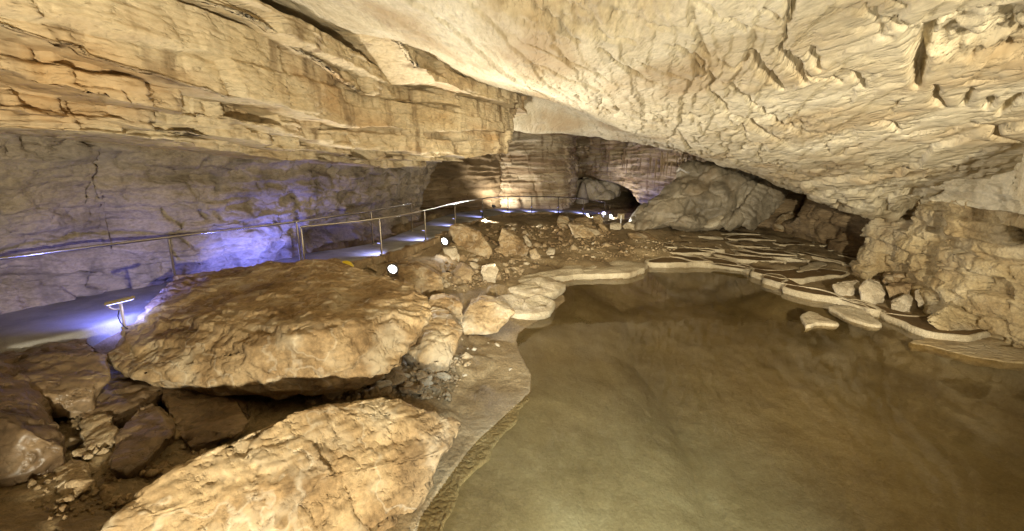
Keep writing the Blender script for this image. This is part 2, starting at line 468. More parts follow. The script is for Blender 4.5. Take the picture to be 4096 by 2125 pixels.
# radius of the ceiling sheet in every direction (angle from +Y, clockwise positive)
bnd = [(math.degrees(math.atan2(x, y)), math.hypot(x, y)) for x, y, _ in edge_far]
bnd = [(-180, 9.5), (-120, 10.5), (-80, 10.5), (-60, 12), (-40, 15.5), (-22, 21), (-8, 22.5)] + [b for b in bnd if b[0] > -2] + [(56, 14.2), (75, 14), (110, 13), (150, 10), (180, 9.5)]
bnd.sort()
th = np.radians(np.r_[np.linspace(-180, -56, 50, endpoint=False), np.linspace(-56, 56, 800, endpoint=False), np.linspace(56, 180, 50)])
Rb = np.interp(np.degrees(th), [b[0] for b in bnd], [b[1] for b in bnd])
wob = fbm(np.stack([np.sin(th) * 20, np.cos(th) * 20, 0 * th], -1), .5, 4, 3) * .35
Rb = Rb + wob
nr = 500
tt = (np.exp(np.linspace(0, 1, nr) * np.log(22)) - 1) / 21.0
Rg = tt[:, None] * Rb[None, :]
Xc, Yc = Rg * np.sin(th)[None], Rg * np.cos(th)[None]
Zc = CEIL(Xc, Yc)
P3 = np.stack([Xc, Yc, Zc], -1)
wx = fbm(P3, .9, 3, 21) * .25; wy = fbm(P3, .9, 3, 22) * .25
fx, fy = fbm(P3, 3.5, 3, 23) * .06, fbm(P3, 3.5, 3, 24) * .06
Xw, Yw = Xc + wx * .5 + fx, Yc + wy * .5 + fy
pc = Xw * DV[0] + Yw * DV[1]; qc = Xw * NV[0] + Yw * NV[1]
dz = fbm(P3, .35, 3, 1) * .16 + fbm(P3, 1.6, 4, 2) * .03 + fbm(np.stack([pc * 2.0, qc * 6.0, 0 * pc], -1), 1, 3, 4) * .012
# thin beds peeling off along the bedding direction: terraced steps across q (long narrow treads)
qs = qc * 1.0 + fbm(np.stack([pc * .10, qc * .5, 0 * pc], -1), 1.0, 3, 5) * .6 + .05 * fbm(P3, 2.5, 3, 6)
mid = smooth(-5.2, -3.5, qc) * (1 - smooth(2.0, 6.0, qc))
st = qs * 1.15; fr = st - np.floor(st)
dz += mid * .05 * (smooth(.0, .05, fr) - fr)
st = qs * 3.7; fr = st - np.floor(st)
lines = fbm(np.stack([pc * .25, qc * .9, 0 * pc], -1), 1.0, 3, 9)
dz += mid * .034 * smooth(-.15, .25, lines) * (smooth(.0, .18, fr) - fr)
# broken scaly plates towards the right wall and the back
f1, f2, idv = worley(np.stack([pc * .55, qc * 1.5, Zc * 0], -1), 31)
scal = smooth(-1.5, 3.0, qc + .12 * (pc - 8))
dz += scal * ((idv - .5) * .07)
cmask = smooth(-.15, .2, fbm(P3, .45, 3, 33))
g1, g2, gid = worley(np.stack([pc * .42 + fbm(P3, 1.6, 3, 36) * .22, qc * 1.15 + fbm(P3, 1.6, 3, 37) * .22, Zc * 0], -1), 38)
dz += smooth(-4.2, -2.0, qc) * cmask * .10 * np.exp(-((g2 - g1) / .030) ** 2)
g1, g2, gid = worley(np.stack([pc * 1.3 + fbm(P3, 3, 3, 42) * .3, qc * 3.4 + fbm(P3, 3, 3, 43) * .3, Zc * 0], -1), 39)
dz += smooth(-4.2, -2.0, qc) * smooth(.0, .3, fbm(P3, .5, 3, 44)) * (.055 * np.exp(-((g2 - g1) / .05) ** 2) + (gid - .5) * .03)
f1, f2, idv = worley(np.stack([pc * 1.5, qc * 4.0, Zc * 0], -1), 35)
edgeband = 1 - smooth(.0, .35, 1 - Rg / Rb[None])
dz += (idv - .5) * (.022 * scal + .22 * edgeband * smooth(math.radians(10), math.radians(20), th)[None] * (1 - smooth(math.radians(42), math.radians(50), th)[None]))

# steps of the lower slab towards the right wall
def ceil_px(u, v, guess=8.0):
    Y = guess
    d = ray(u, v)
    lo, hi = .8, 26.0
    ys = np.linspace(lo, hi, 400); P = CAM[None] + d[None] * (ys / d[1])[:, None]
    g = CEIL(P[:, 0], P[:, 1]) - P[:, 2]
    k = np.where(np.diff(np.sign(g)) != 0)[0]
    if len(k) == 0: return None
    return P[k[0]]


def ceil_line(px):
    r = [ceil_px(u, v) for u, v in px]
    return np.array([a for a in r if a is not None])


step1 = ceil_line([(3200, 740), (3400, 702), (3560, 690), (3660, 660), (3700, 610), (3740, 575), (3850, 550), (3960, 525), (4096, 490)])
if len(step1) > 2:
    poly = np.vstack([step1[:, :2], [[16, 4], [16, 20]]])
    dS, _ = seg_dist(Xw, Yw, step1)
    ins = inside(Xw, Yw, poly)
    sd = np.where(ins, dS, -dS)
    dz -= .13 * smooth(-.015, .03, sd)
# cracks carved into the ceiling, traced from the photograph
CRACKS = [([(3110, -40), (3150, 20), (3170, 70), (3200, 120)], .16, .05), ([(3000, 80), (3080, 95), (3160, 110), (3200, 120), (3120, 240)], .05, .025),
          ([(3200, 120), (3150, 200), (3050, 270)], .05, .03), ([(2950, 120), (3060, 140), (3110, 165), (3200, 130)], .07, .03),
          ([(3410, 40), (3470, 50), (3530, 75), (3620, 85)], .06, .03), ([(3340, 0), (3400, 40), (3330, 55)], .06, .03),
          ([(3690, 180), (3670, 230), (3665, 280), (3670, 320), (3640, 380)], .17, .06), ([(3690, 165), (3600, 145), (3500, 120), (3450, 90)], .05, .025),
          ([(3000, 250), (3040, 290), (3090, 350), (3130, 380)], .15, .06), ([(3100, 230), (3150, 270), (3200, 320), (3215, 345)], .14, .06),
          ([(3255, 230), (3275, 270), (3290, 300)], .12, .05), ([(3200, 270), (3230, 320), (3290, 340), (3360, 365)], .07, .035),
          ([(3400, 330), (3430, 360), (3455, 385)], .10, .04), ([(3720, 370), (3735, 430), (3780, 440)], .10, .035), ([(3855, 380), (3845, 440)], .08, .035),
          ([(3935, 410), (3950, 450)], .12, .04), ([(4060, 400), (4035, 435), (4010, 460)], .12, .04), ([(3900, 505), (3980, 515), (4100, 550)], .16, .04),
          ([(3800, 530), (3900, 505)], .06, .03), ([(2530, 70), (2600, 90), (2610, 100)], .10, .05), ([(2780, 60), (2830, 85), (2870, 105)], .15, .05),
          ([(2570, 140), (2610, 155), (2680, 150), (2760, 150), (2790, 138)], .13, .035), ([(2100, 90), (2180, 120), (2260, 165), (2330, 200)], .15, .04),
          ([(2400, 170), (2440, 185), (2500, 190), (2530, 200)], .10, .04), ([(1920, 0), (2010, 60), (2100, 90)], .12, .04),
          ([(2420, 220), (2470, 260), (2520, 305), (2600, 345), (2680, 370)], .07, .03), ([(2550, 260), (2620, 290), (2700, 310), (2780, 345)], .06, .03),
          ([(2600, 200), (2680, 205), (2760, 240), (2830, 280), (2800, 330)], .06, .025), ([(2760, 205), (2850, 260)], .08, .04), ([(2870, 120), (2960, 125), (3010, 150)], .07, .03),
          ([(2830, 310), (2870, 345), (2830, 380)], .10, .04), ([(2880, 340), (2960, 390), (3020, 440)], .07, .04), ([(2830, 380), (2870, 420), (2910, 455)], .07, .035),
          ([(2100, 195), (2200, 230), (2300, 285), (2420, 340), (2520, 365)], .06, .025), ([(2100, 270), (2250, 320), (2400, 380), (2520, 420)], .05, .022),
          ([(2110, 340), (2230, 375), (2330, 410), (2440, 440)], .045, .022), ([(2880, 270), (2950, 300), (3010, 240)], .06, .03), ([(3560, 120), (3700, 170), (3820, 165)], .04, .03),
          ([(2960, 470), (3040, 520), (3120, 560)], .08, .05), ([(3050, 450), (3120, 500), (3180, 520)], .08, .045), ([(3480, 500), (3540, 495), (3600, 530)], .09, .05),
          ([(3700, 20), (3760, 55), (3840, 70)], .08, .03), ([(3980, 0), (4040, 25), (4096, 35)], .08, .03)]
for px, dep, wid in CRACKS:
    ln = ceil_line(px)
    if len(ln) < 2: continue
    ln = chaikin(ln, 1)
    lo, hi = ln[:, :2].min(0) - .6, ln[:, :2].max(0) + .6
    mk = (Xw > lo[0]) & (Xw < hi[0]) & (Yw > lo[1]) & (Yw < hi[1])
    if not mk.any(): continue
    dd, frc = seg_dist(Xw[mk], Yw[mk], ln)
    rr = np.hypot(ln[:, 0].mean(), ln[:, 1].mean())
    w = .6 * wid * np.clip(rr / 5.5, .9, 2.0) * (.55 + .9 * np.sin(np.pi * np.clip(frc, .05, .95)))
    dz[mk] += dep * 1.6 * np.exp(-(dd / w) ** 2) 
# rotten hollow patches
for (u, v, rad, dep) in [(3900, 190, .75, .16), (4000, 250, .6, .12), (2330, 60, 1.2, .16), (2500, 20, .8, .12), (2150, 20, .9, .12)]:
    c = ceil_px(u, v)
    if c is None: continue
    dd = np.hypot(Xw - c[0], Yw - c[1]) / rad
    dz += dep * (1 - smooth(.6, 1.0, dd)) * (1 + .8 * fbm(P3, 5, 3, 41))
Zc = Zc + dz
G = np.stack([Xc, Yc, Zc], -1)
# the lip: beyond the far edge the ceiling turns up
lips = []
for k, (dr, up) in enumerate([(.10, .05), (.22, .2), (.30, .5), (.35, 1.0), (.4, 2.5)]):
    R = Rb + dr
    x, y = R * np.sin(th), R * np.cos(th)
    lips.append(np.stack([x, y, Zc[-1] + up], -1))
G = np.concatenate([G, np.array(lips)], 0)
ceiling = add('cave_ceiling', mesh_from('cave_ceiling', G, grid_faces(*G.shape[:2], wrap=True)[:, ::-1]), M['ceiling'], kind='structure',
              label='cream limestone ceiling sloping down over the pool, cracked and scaly')

# ------------------------------------------------------------------ left wall: recessed lower wall and overhanging beds
def foot_line():
    px = [(0, 1300), (240, 1247), (490, 1175), (677, 1152), (900, 1105), (1150, 1052), (1400, 985)]
    pts = [at_z(u, v, 1.4)[:2] + np.array([-.50, .12]) for u, v in px]
    pts = [np.array([-8.6, -6.0]), np.array([-8.9, 0.0]), np.array([-8.7, 4.5])] + pts + [np.array([-4.9, 15.2]), np.array([-4.75, 18.0]), np.array([-4.3, 20.6]), np.array([-4.6, 22.2]), np.array([-6.5, 23.5])]
    return chaikin(pts, 2)


FOOT = foot_line()
s, fp = resample(FOOT, .045)
rows = 130
tv = np.linspace(0, 1, rows)
Zl = .9 + tv * 3.9
tang = np.gradient(fp, axis=0); tang /= np.linalg.norm(tang, axis=1, keepdims=True)
nrm = np.stack([tang[:, 1], -tang[:, 0]], 1)               # towards the room
lean = 1.5 * tv ** 1.7
G = np.zeros((rows, len(s), 3))
G[..., 0] = fp[None, :, 0] + nrm[None, :, 0] * lean[:, None]
G[..., 1] = fp[None, :, 1] + nrm[None, :, 1] * lean[:, None]
G[..., 2] = Zl[:, None]
SZ = np.stack([np.broadcast_to(s[None], (rows, len(s))), np.broadcast_to(Zl[:, None], (rows, len(s))), np.zeros((rows, len(s)))], -1)
wp = SZ + np.stack([fbm(G, 1.1, 3, 51) * .5, fbm(G, 1.1, 3, 52) * .25, 0 * G[..., 0]], -1)
idv, de = bricks(wp[..., 0] + .5 * wp[..., 1], wp[..., 1], 1.1, .52, 53)
disp = (idv - .5) * .20 + fbm(G, .5, 4, 54) * .30 + fbm(G, 1.7, 3, 56) * .10 + fbm(G, 5.0, 3, 55) * .04 - .05 * np.exp(-(de / .03) ** 2)
idv, de = bricks(wp[..., 0] - .3 * wp[..., 1], wp[..., 1] + .1, .42, .23, 57)
disp += (idv - .5) * .10 - np.where(idv < .12, .08, 0) - .02 * np.exp(-(de / .02) ** 2)
bands = SZ[..., 1] * 2.3 + fbm(SZ * np.array([.3, 1, 1]), 1, 3, 58) * .8
disp += .06 * (smooth(0, .15, bands % 1) - bands % 1)
# hollow at the base
for (cs, cz, rs, rz, dep) in [(13.2, 1.6, .9, .45, .7), (20.5, 1.7, 1.0, .4, .8), (22.5, 2.2, 1.2, .35, .5), (10.0, 2.3, .35, .3, .3)]:
    disp -= dep * np.exp(-((SZ[..., 0] - cs) / rs) ** 2 - ((SZ[..., 1] - cz) / rz) ** 2)
Nn = np.zeros_like(G); Nn[..., 0] = nrm[None, :, 0]; Nn[..., 1] = nrm[None, :, 1]; Nn[..., 2] = -.25
G = G + Nn * disp[..., None]
wall_left = add('cave_wall', mesh_from('cave_wall', G, grid_faces(rows, len(s))[:, ::-1]), M['lower'], kind='structure',
                label='grey recessed lower rock wall beside the path')


def bed(path_pq, zb_px, q_ref, ztop_pts, seed, mat, parent, back=2.6, zb_default=None, blocks=(.75, 2.6), amp=.16, ds=.045, name='rock_bed', undulate=.08, label=None, far_px=None):
    """one limestone bed: a ledge with a broken front face and a flat underside. path in (p,q); bottom heights from photo pixels on the plane q_ref"""
    pth = chaikin(np.array(path_pq, float), 2)
    s, pp = resample(pth, ds)
    zp = sorted([(float(a[:2] @ DV), a[2]) for a in (at_q(u, v, q_ref) for u, v in zb_px)])
    zb = np.interp(pp[:, 0], [a[0] for a in zp], [a[1] for a in zp])
    zt = np.interp(pp[:, 0], [a[0] for a in ztop_pts], [a[1] for a in ztop_pts])
    x, y = pq2xy(pp[:, 0], pp[:, 1]); xy = np.stack([x, y], 1)
    tg = np.gradient(xy, axis=0); tg /= np.linalg.norm(tg, axis=1, keepdims=True)
    nr_ = np.stack([tg[:, 1], -tg[:, 0]], 1)
    S3 = np.stack([s, 0 * s, 0 * s], -1)
    zb = zb + fbm(S3, .8, 4, seed) * undulate
    # broken, blocky plan line of the edge
    f1, f2, idv0 = worley(np.stack([s * .7 + 9 * seed, 0 * s + .5, 0 * s + .5], -1), seed + 3)
    jag = (idv0 - .5) * amp * 1.6 + fbm(S3, .35, 3, seed + 4) * .25
    nb = 26
    tb = np.linspace(1, 0, nb) ** 1.8 * back
    hmax = float(np.max(zt - zb)); nf = int(np.clip(hmax / .03, 8, 40))
    Gs = []
    for t in tb:
        Gs.append(np.stack([x - nr_[:, 0] * (t - jag), y - nr_[:, 1] * (t - jag), zb + .02 * t], -1))
    for k in range(1, nf + 1):
        a = k / nf
        Gs.append(np.stack([x + nr_[:, 0] * jag, y + nr_[:, 1] * jag, zb + (zt - zb) * a], -1))
    for t in (.3, 1.2):
        Gs.append(np.stack([x - nr_[:, 0] * (t - jag), y - nr_[:, 1] * (t - jag), zt + .02], -1))
    G = np.array(Gs)
    n = G.shape[0]
    SS = np.broadcast_to(s[None], G.shape[:2])
    Q = np.stack([SS, G[..., 2], 0 * SS], -1)
    wq = Q + np.stack([fbm(G, 1.0, 3, seed + 11) * .35, fbm(G, 1.0, 3, seed + 12) * .10, 0 * SS], -1)
    front = np.zeros(n); front[nb - 1:nb + nf] = 1; front[nb - 5:nb - 1] = .8
    wl_ = Q[..., 0] + fbm(G, 1.6, 3, seed + 11) * .10 + .35 * (Q[..., 1] - 5); wz_ = Q[..., 1] + fbm(Q * np.array([.35, .35, 1]), 1.0, 3, seed + 12) * .16 + fbm(G, 3.0, 2, seed + 14) * .025
    idv, de = bricks(wl_, wz_, 1 / blocks[0], 1 / blocks[1], seed + 13)
    d = (idv - .5) * amp * 1.5 - np.where(idv < .16, amp * 1.3, 0) - .035 * np.exp(-(de / .022) ** 2)
    idv2, de2 = bricks(wl_ * 1.0 + 3, wz_ + .07, .45 / blocks[0], .42 / blocks[1], seed + 17)
    d += (idv2 - .5) * amp * .45 - .018 * np.exp(-(de2 / .018) ** 2)
    thin = wz_ * 14 + fbm(Q * np.array([.4, 1, 1]), 1, 3, seed + 18) * 2.0
    d += .022 * (smooth(0, .25, thin % 1) - thin % 1)
    d = d * front[:, None] + fbm(G, 1.1, 3, seed + 19) * .09 * front[:, None] + fbm(G, 4.5, 3, seed + 20) * .03 * front[:, None]
    G[..., 0] += nr_[None, :, 0] * d; G[..., 1] += nr_[None, :, 1] * d
    under = np.zeros(n); under[:nb] = 1
    f1, f2, idv3 = worley(np.stack([G[..., 0] * .8, G[..., 1] * .8, 0 * SS], -1), seed + 23)
    G[..., 2] += under[:, None] * (fbm(G, 1.3, 4, seed + 29) * .05 + (idv3 - .5) * .05) + fbm(G, 4, 3, seed + 31) * .015
    o = add(name, mesh_from(name, G, grid_faces(n, len(s))[:, ::-1]), mat, parent)
    return o


ztop = [(-20, 6.9), (40, 6.9)]
# uppermost riser along the ceiling
bed([(-8, -5.0), (4, -4.5), (8, -4.8), (11, -5.3), (13.5, -5.35), (17, -5.2), (19.2, -5.7), (20.0, -7.0), (19.5, -10)],
    [(1380, 0), (1600, 175), (1730, 330), (1860, 345), (2060, 425)], -5.2, ztop, 101, M['bed'], wall_left, blocks=(1.1, 3.0), amp=.12, undulate=.05)
# thin ledge under it
bed([(-8, -5.4), (2, -5.2), (5, -5.35), (7, -5.8), (10.5, -6.5), (13, -6.1), (16.5, -5.6), (18.0, -5.75), (18.9, -7.0), (18.6, -10)],
    [(700, -10), (1000, 100), (1250, 225), (1540, 365), (1900, 440), (2040, 470)], -5.8, [(-20, 6.2), (6, 6.1), (20, 6.05)], 131, M['bed'], wall_left, blocks=(.8, 3.5), amp=.14)
# the big cream face
bed([(-8, -5.9), (2, -5.5), (5, -5.75), (8, -6.4), (11, -6.5), (14, -6.0), (16.6, -5.45), (17.9, -5.8), (18.6, -7.4), (18.2, -11)],
    [(0, 130), (400, 250), (800, 345), (1080, 430), (1400, 500), (1750, 530), (2090, 520)], -6.0, [(-20, 5.9), (20, 5.85)], 161, M['bed'], wall_left, blocks=(.45, 1.3), amp=.10, undulate=.1)
# rough orange bed
bed([(-8, -6.6), (2, -6.0), (5, -6.3), (8, -6.75), (11, -6.7), (14, -6.2), (16.6, -5.6), (17.7, -6.1), (18.0, -7.8), (17.5, -11)],
    [(0, 300), (260, 380), (600, 430), (1000, 500), (1400, 580), (1800, 630), (1980, 615), (2090, 570)], -6.4, [(-20, 5.5), (20, 5.3)], 191, M['bed'], wall_left, blocks=(.9, 2.4), amp=.24, undulate=.12)
# blocky bottom row
bed([(-8, -7.3), (2, -6.8), (5, -6.9), (8, -7.2), (11, -7.15), (14, -6.8), (15.6, -7.2), (16.0, -8.5), (15.5, -11)],
    [(0, 440), (400, 480), (800, 545), (1200, 600), (1500, 635), (1740, 645)], -7.0, [(-20, 5.0), (20, 4.9)], 221, M['bed'], wall_left, blocks=(1.2, 2.2), amp=.26, undulate=.05)
bed([(-8, -7.8), (2, -7.3), (5, -7.3), (8, -7.6), (11, -7.6), (13.5, -7.4), (14.6, -7.9), (14.8, -9), (14.5, -11)],
    [(0, 520), (500, 545), (1000, 612), (1400, 658), (1600, 668)], -7.5, [(-20, 4.8), (20, 4.7)], 251, M['bed'], wall_left, blocks=(.9, 3.0), amp=.12, undulate=.03)


# ------------------------------------------------------------------ back, right and rear walls
def wall_sheet(name, pts, mat, seed, ds=.06, rows=90, strata=3.0, st_amp=.10, blk=(.7, 1.6), blk_amp=.25, big=.45, lean=0.0, label='', parent=None, kind='structure', fine=.06, hollows=()):
    """pts: plan points (x, y, zbottom, ztop) with the room to the right of the walking direction"""
    s, pp = resample(chaikin(np.array(pts, float), 2), ds)
    n = len(s)
    tv = np.linspace(0, 1, rows)[:, None]
    tg = np.gradient(pp[:, :2], axis=0); tg /= np.linalg.norm(tg, axis=1, keepdims=True)
    nr_ = np.stack([tg[:, 1], -tg[:, 0]], 1)
    Z = pp[None, :, 2] + (pp[None, :, 3] - pp[None, :, 2]) * tv
    G = np.stack([pp[None, :, 0] + 0 * Z, pp[None, :, 1] + 0 * Z, Z], -1)
    S = np.broadcast_to(s[None], Z.shape)
    Q = np.stack([S, Z, 0 * S], -1)
    wq = Q + np.stack([fbm(G, .9, 3, seed) * .45, fbm(G, .9, 3, seed + 1) * .2, 0 * S], -1)
    idv, de = bricks(wq[..., 0] + .3 * wq[..., 1], wq[..., 1], 1 / blk[0], 1 / blk[1], seed + 2)
    d = (idv - .5) * blk_amp - .05 * np.exp(-(de / .035) ** 2) + fbm(G, .35, 4, seed + 3) * big + fbm(G, 2.5, 4, seed + 4) * fine
    f1, f2, idw = worley(wq * np.array([blk[0], blk[1], 1]) * 2.8 + seed, seed + 12)
    d += (idw - .5) * blk_amp * .22
    b = Z * strata + fbm(Q * np.array([.25, .8, 1]), 1, 4, seed + 5) * 1.2
    fr = b - np.floor(b)
    d += st_amp * (smooth(0, .22, fr) - fr)
    for (u, v, wdt, hgt, dep) in hollows:
        # a hollow placed where the ray meets the sheet
        dd = ray(u, v)
        best = np.argmin((G[rows // 2, :, 0] * dd[1] - G[rows // 2, :, 1] * dd[0]) ** 2)
        t = G[rows // 2, best, 1] / dd[1]; zc = CAM[2] + dd[2] * t
        d -= dep * np.exp(-((S - s[best]) / wdt) ** 4 - ((Z - zc) / hgt) ** 4)
    d += lean * tv
    G[..., 0] += nr_[None, :, 0] * d; G[..., 1] += nr_[None, :, 1] * d
    return add(name, mesh_from(name, G, grid_faces(rows, n)[:, ::-1]), mat, parent, kind=kind, label=label)


def XY(u, Y, v=800):
    a = at_y(u, v, Y); return a[0], a[1]


# brown recess wall behind the left prow
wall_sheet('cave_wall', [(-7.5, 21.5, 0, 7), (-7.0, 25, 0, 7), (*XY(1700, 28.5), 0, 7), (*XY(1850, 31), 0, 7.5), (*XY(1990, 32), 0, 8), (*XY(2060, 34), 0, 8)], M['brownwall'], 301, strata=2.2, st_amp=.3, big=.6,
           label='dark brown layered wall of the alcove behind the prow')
# pale pillar wall behind the path
wall_sheet('cave_wall', [(*XY(1930, 34.5), -.5, 9), (*XY(1985, 32.2), -.5, 9), (*XY(2080, 31.6), -.5, 9), (*XY(2180, 31.8), -.5, 9), (*XY(2250, 32.6), -.5, 9), (*XY(2278, 34.5), -.5, 9), (*XY(2285, 41), -.5, 9)], M['backwall'], 331,
           strata=3.2, st_amp=.16, big=.7, lean=.5, rows=150, label='pale thin-bedded wall behind the far railing', ds=.05)
# striped back wall hanging over the far passage
wall_sheet('cave_wall', [(*XY(2240, 42), 3.2, 9), (*XY(2330, 37.5), 2.9, 9), (*XY(2440, 34.3), 2.5, 9), (*XY(2540, 31.8), 2.0, 9), (*XY(2600, 29.8), .6, 8), (*XY(2680, 28.5), .1, 8), (*XY(2800, 27), .1, 8), (*XY(2920, 25.8), .1, 7), (*XY(3080, 25.0), .1, 7)], M['backwall'], 361,
           strata=2.6, st_amp=.16, big=.6, lean=.6, rows=130, label='striped back wall with hanging drips above the far passage')
# soffit of that block
gs, gp = resample(np.array([(*XY(2230, 42.4), 3.25), (*XY(2330, 37.9), 2.95), (*XY(2440, 34.7), 2.55), (*XY(2540, 32.2), 2.05), (*XY(2600, 30.2), .65)]), .12)
G = np.array([np.stack([gp[:, 0] + k * .05, gp[:, 1] + k * .55, gp[:, 2] + .05 * k + fbm(np.stack([gs, 0 * gs + k, 0 * gs], -1), 1.5, 3, 8) * .12], -1) for k in range(14)])
add('rock_soffit', mesh_from('rock_soffit', G, grid_faces(14, len(gs))), M['backwall'], kind='structure', label='underside of the striped back wall')
# far end of the passage
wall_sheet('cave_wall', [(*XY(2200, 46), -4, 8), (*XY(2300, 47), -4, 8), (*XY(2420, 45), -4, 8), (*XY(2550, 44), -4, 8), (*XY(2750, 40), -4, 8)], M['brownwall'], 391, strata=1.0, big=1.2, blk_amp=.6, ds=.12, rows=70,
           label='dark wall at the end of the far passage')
# dark back wall right of the mound
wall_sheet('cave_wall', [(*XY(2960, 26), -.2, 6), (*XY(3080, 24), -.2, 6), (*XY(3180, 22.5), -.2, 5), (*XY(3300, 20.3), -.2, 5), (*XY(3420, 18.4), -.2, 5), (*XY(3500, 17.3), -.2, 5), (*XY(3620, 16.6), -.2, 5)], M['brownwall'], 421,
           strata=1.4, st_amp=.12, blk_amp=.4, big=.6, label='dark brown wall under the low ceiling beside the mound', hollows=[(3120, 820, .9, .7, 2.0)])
# right wall
wall_right = wall_sheet('cave_wall', [(*XY(3560, 17.6), -.5, 3.1), (*XY(3478, 16.0), -.5, 3.1), (*XY(3520, 15.1), -.5, 3.1), (*XY(3640, 14.2), -.5, 3.1), (*XY(3760, 12.6), -.5, 3.1), (*XY(3900, 11.0), -.5, 3.1), (*XY(4096, 9.7), -.5, 3.1), (11.8, 6.5, -.5, 3.2), (12.2, 2.5, -.5, 3.4), (11.8, -2, -.5, 4)], M['rightwall'], 451,
                        strata=1.9, st_amp=.10, blk=(1.2, 2.2), blk_amp=.48, big=.5, fine=.08, rows=120, ds=.035, label='ochre rubbly rock wall rising from the pool edge')
# cream beds above the right wall
def rbed(px_u, Ys, zb, zt, off, seed, mat=None):
    pts = [(XY(u, Y)[0], XY(u, Y)[1]) for u, Y in zip(px_u, Ys)]
    s, pp = resample(chaikin(np.array(pts, float), 2), .035)
    tg = np.gradient(pp, axis=0); tg /= np.linalg.norm(tg, axis=1, keepdims=True)
    nr_ = np.stack([tg[:, 1], -tg[:, 0]], 1)
    S3 = np.stack([s, 0 * s, 0 * s], -1)
    f1, f2, idv0 = worley(np.stack([s * .8 + seed, 0 * s + .5, 0 * s + .5], -1), seed)
    jag = off + (idv0 - .5) * .14 + fbm(S3, .6, 3, seed) * .15
    zb_ = zb + fbm(S3, .9, 3, seed + 1) * .04
    Gs = [np.stack([pp[:, 0] - nr_[:, 0] * (t - jag), pp[:, 1] - nr_[:, 1] * (t - jag), zb_], -1) for t in np.linspace(1.6, 0, 18)]
    for a in np.linspace(0.05, 1, 18): Gs.append(np.stack([pp[:, 0] + nr_[:, 0] * jag, pp[:, 1] + nr_[:, 1] * jag, zb_ + (zt - zb_) * a], -1))
    Gs.append(np.stack([pp[:, 0] - nr_[:, 0], pp[:, 1] - nr_[:, 1], zt + 0 * zb_], -1))
    G = np.array(Gs)
    Q = np.stack([np.broadcast_to(s, G.shape[:2]), G[..., 2], 0 * G[..., 0]], -1)
    f1, f2, idv = worley(Q * np.array([1.1, 3.0, 1]) + seed, seed + 5)
    d = (idv - .5) * .12 - .05 * np.exp(-((f2 - f1) / .06) ** 2) + fbm(G, 2.5, 4, seed + 6) * .05
    G[..., 0] += nr_[None, :, 0] * d; G[..., 1] += nr_[None, :, 1] * d; G[..., 2] += fbm(G, 2, 3, seed + 7) * .02
    add('rock_bed', mesh_from('rock_bed', G, grid_faces(*G.shape[:2])[:, ::-1]), mat or M['ceiling'], wall_right)


ur = [3500, 3560, 3680, 3780, 3900, 4096, 4300, 4500]
yr = [16.5, 15.3, 13.9, 12.4, 10.9, 9.6, 8.4, 6.0]
rbed(ur, yr, 2.62, 2.92, .18, 471, M['rightwall'])
rbed(ur, yr, 2.95, 3.45, .40, 473)
rbed(ur, yr, 3.30, 4.2, .75, 475)

# wall behind the viewpoint, closing the chamber
wall_sheet('cave_wall', [(11.5, -1, -1, 6), (10, -5, -1, 6.5), (5, -7.5, -1, 7), (0, -8, -1, 7), (-5, -7.8, -1, 7.5), (-9, -5, -1, 7.5)], M['bed'], 491, ds=.2, rows=40, label='rock wall behind the viewpoint')

# ------------------------------------------------------------------ floor
PATH_Z = 1.4
_om = [at_z(u, v, z)[:2] for u, v, z in [(-400, 1530, 1.4), (0, 1395, 1.4), (400, 1308, 1.4), (900, 1150, 1.4), (1225, 1078, 1.4), (1527, 1020, 1.4), (1703, 962, 1.36), (1821, 905, 1.24), (1931, 870, 1.08)]]
_im = [at_z(u, v, z)[:2] for u, v, z in [(-400, 1400, 1.4), (0, 1285, 1.4), (240, 1232, 1.4), (677, 1145, 1.4), (1000, 1075, 1.4), (1250, 1025, 1.4), (1500, 972, 1.38), (1650, 918, 1.34), (1767, 862, 1.2)]]
PATHMID = np.array([(a + b) / 2 for a, b in zip(_om, _im)] + [(-.2, 28.9), (1.6, 29.6), (3.4, 30.3), (5, 31)])
def PATHW(Y): return np.interp(Y, [0, 7, 12, 20, 30], [2.2, 2.1, 1.4, 1.0, 1.2])
pool_px = [(1640, 2125), (1800, 1900), (1900, 1770), (1990, 1690), (2120, 1570), (2125, 1500), (2080, 1420), (2060, 1345), (2110, 1305), (2200, 1255), (2262, 1200), (2235, 1135), (2330, 1112), (2480, 1118), (2560, 1103), (2592, 1083), (2600, 1064),
           (2830, 1066), (2990, 1088), (3015, 1110), (3120, 1135), (3118, 1158), (3170, 1180), (3330, 1210), (3460, 1240), (3560, 1285), (3700, 1345), (3900, 1372), (4096, 1372)]
POOL = [tuple(at_z(u, v, 0)[:2]) for u, v in pool_px] + [(12.6, 7.5), (11.8, 2), (8, -1.5), (4, -1.0), (1.0, 1.6), (-.8, 3.2)]
POOL = np.array(POOL)

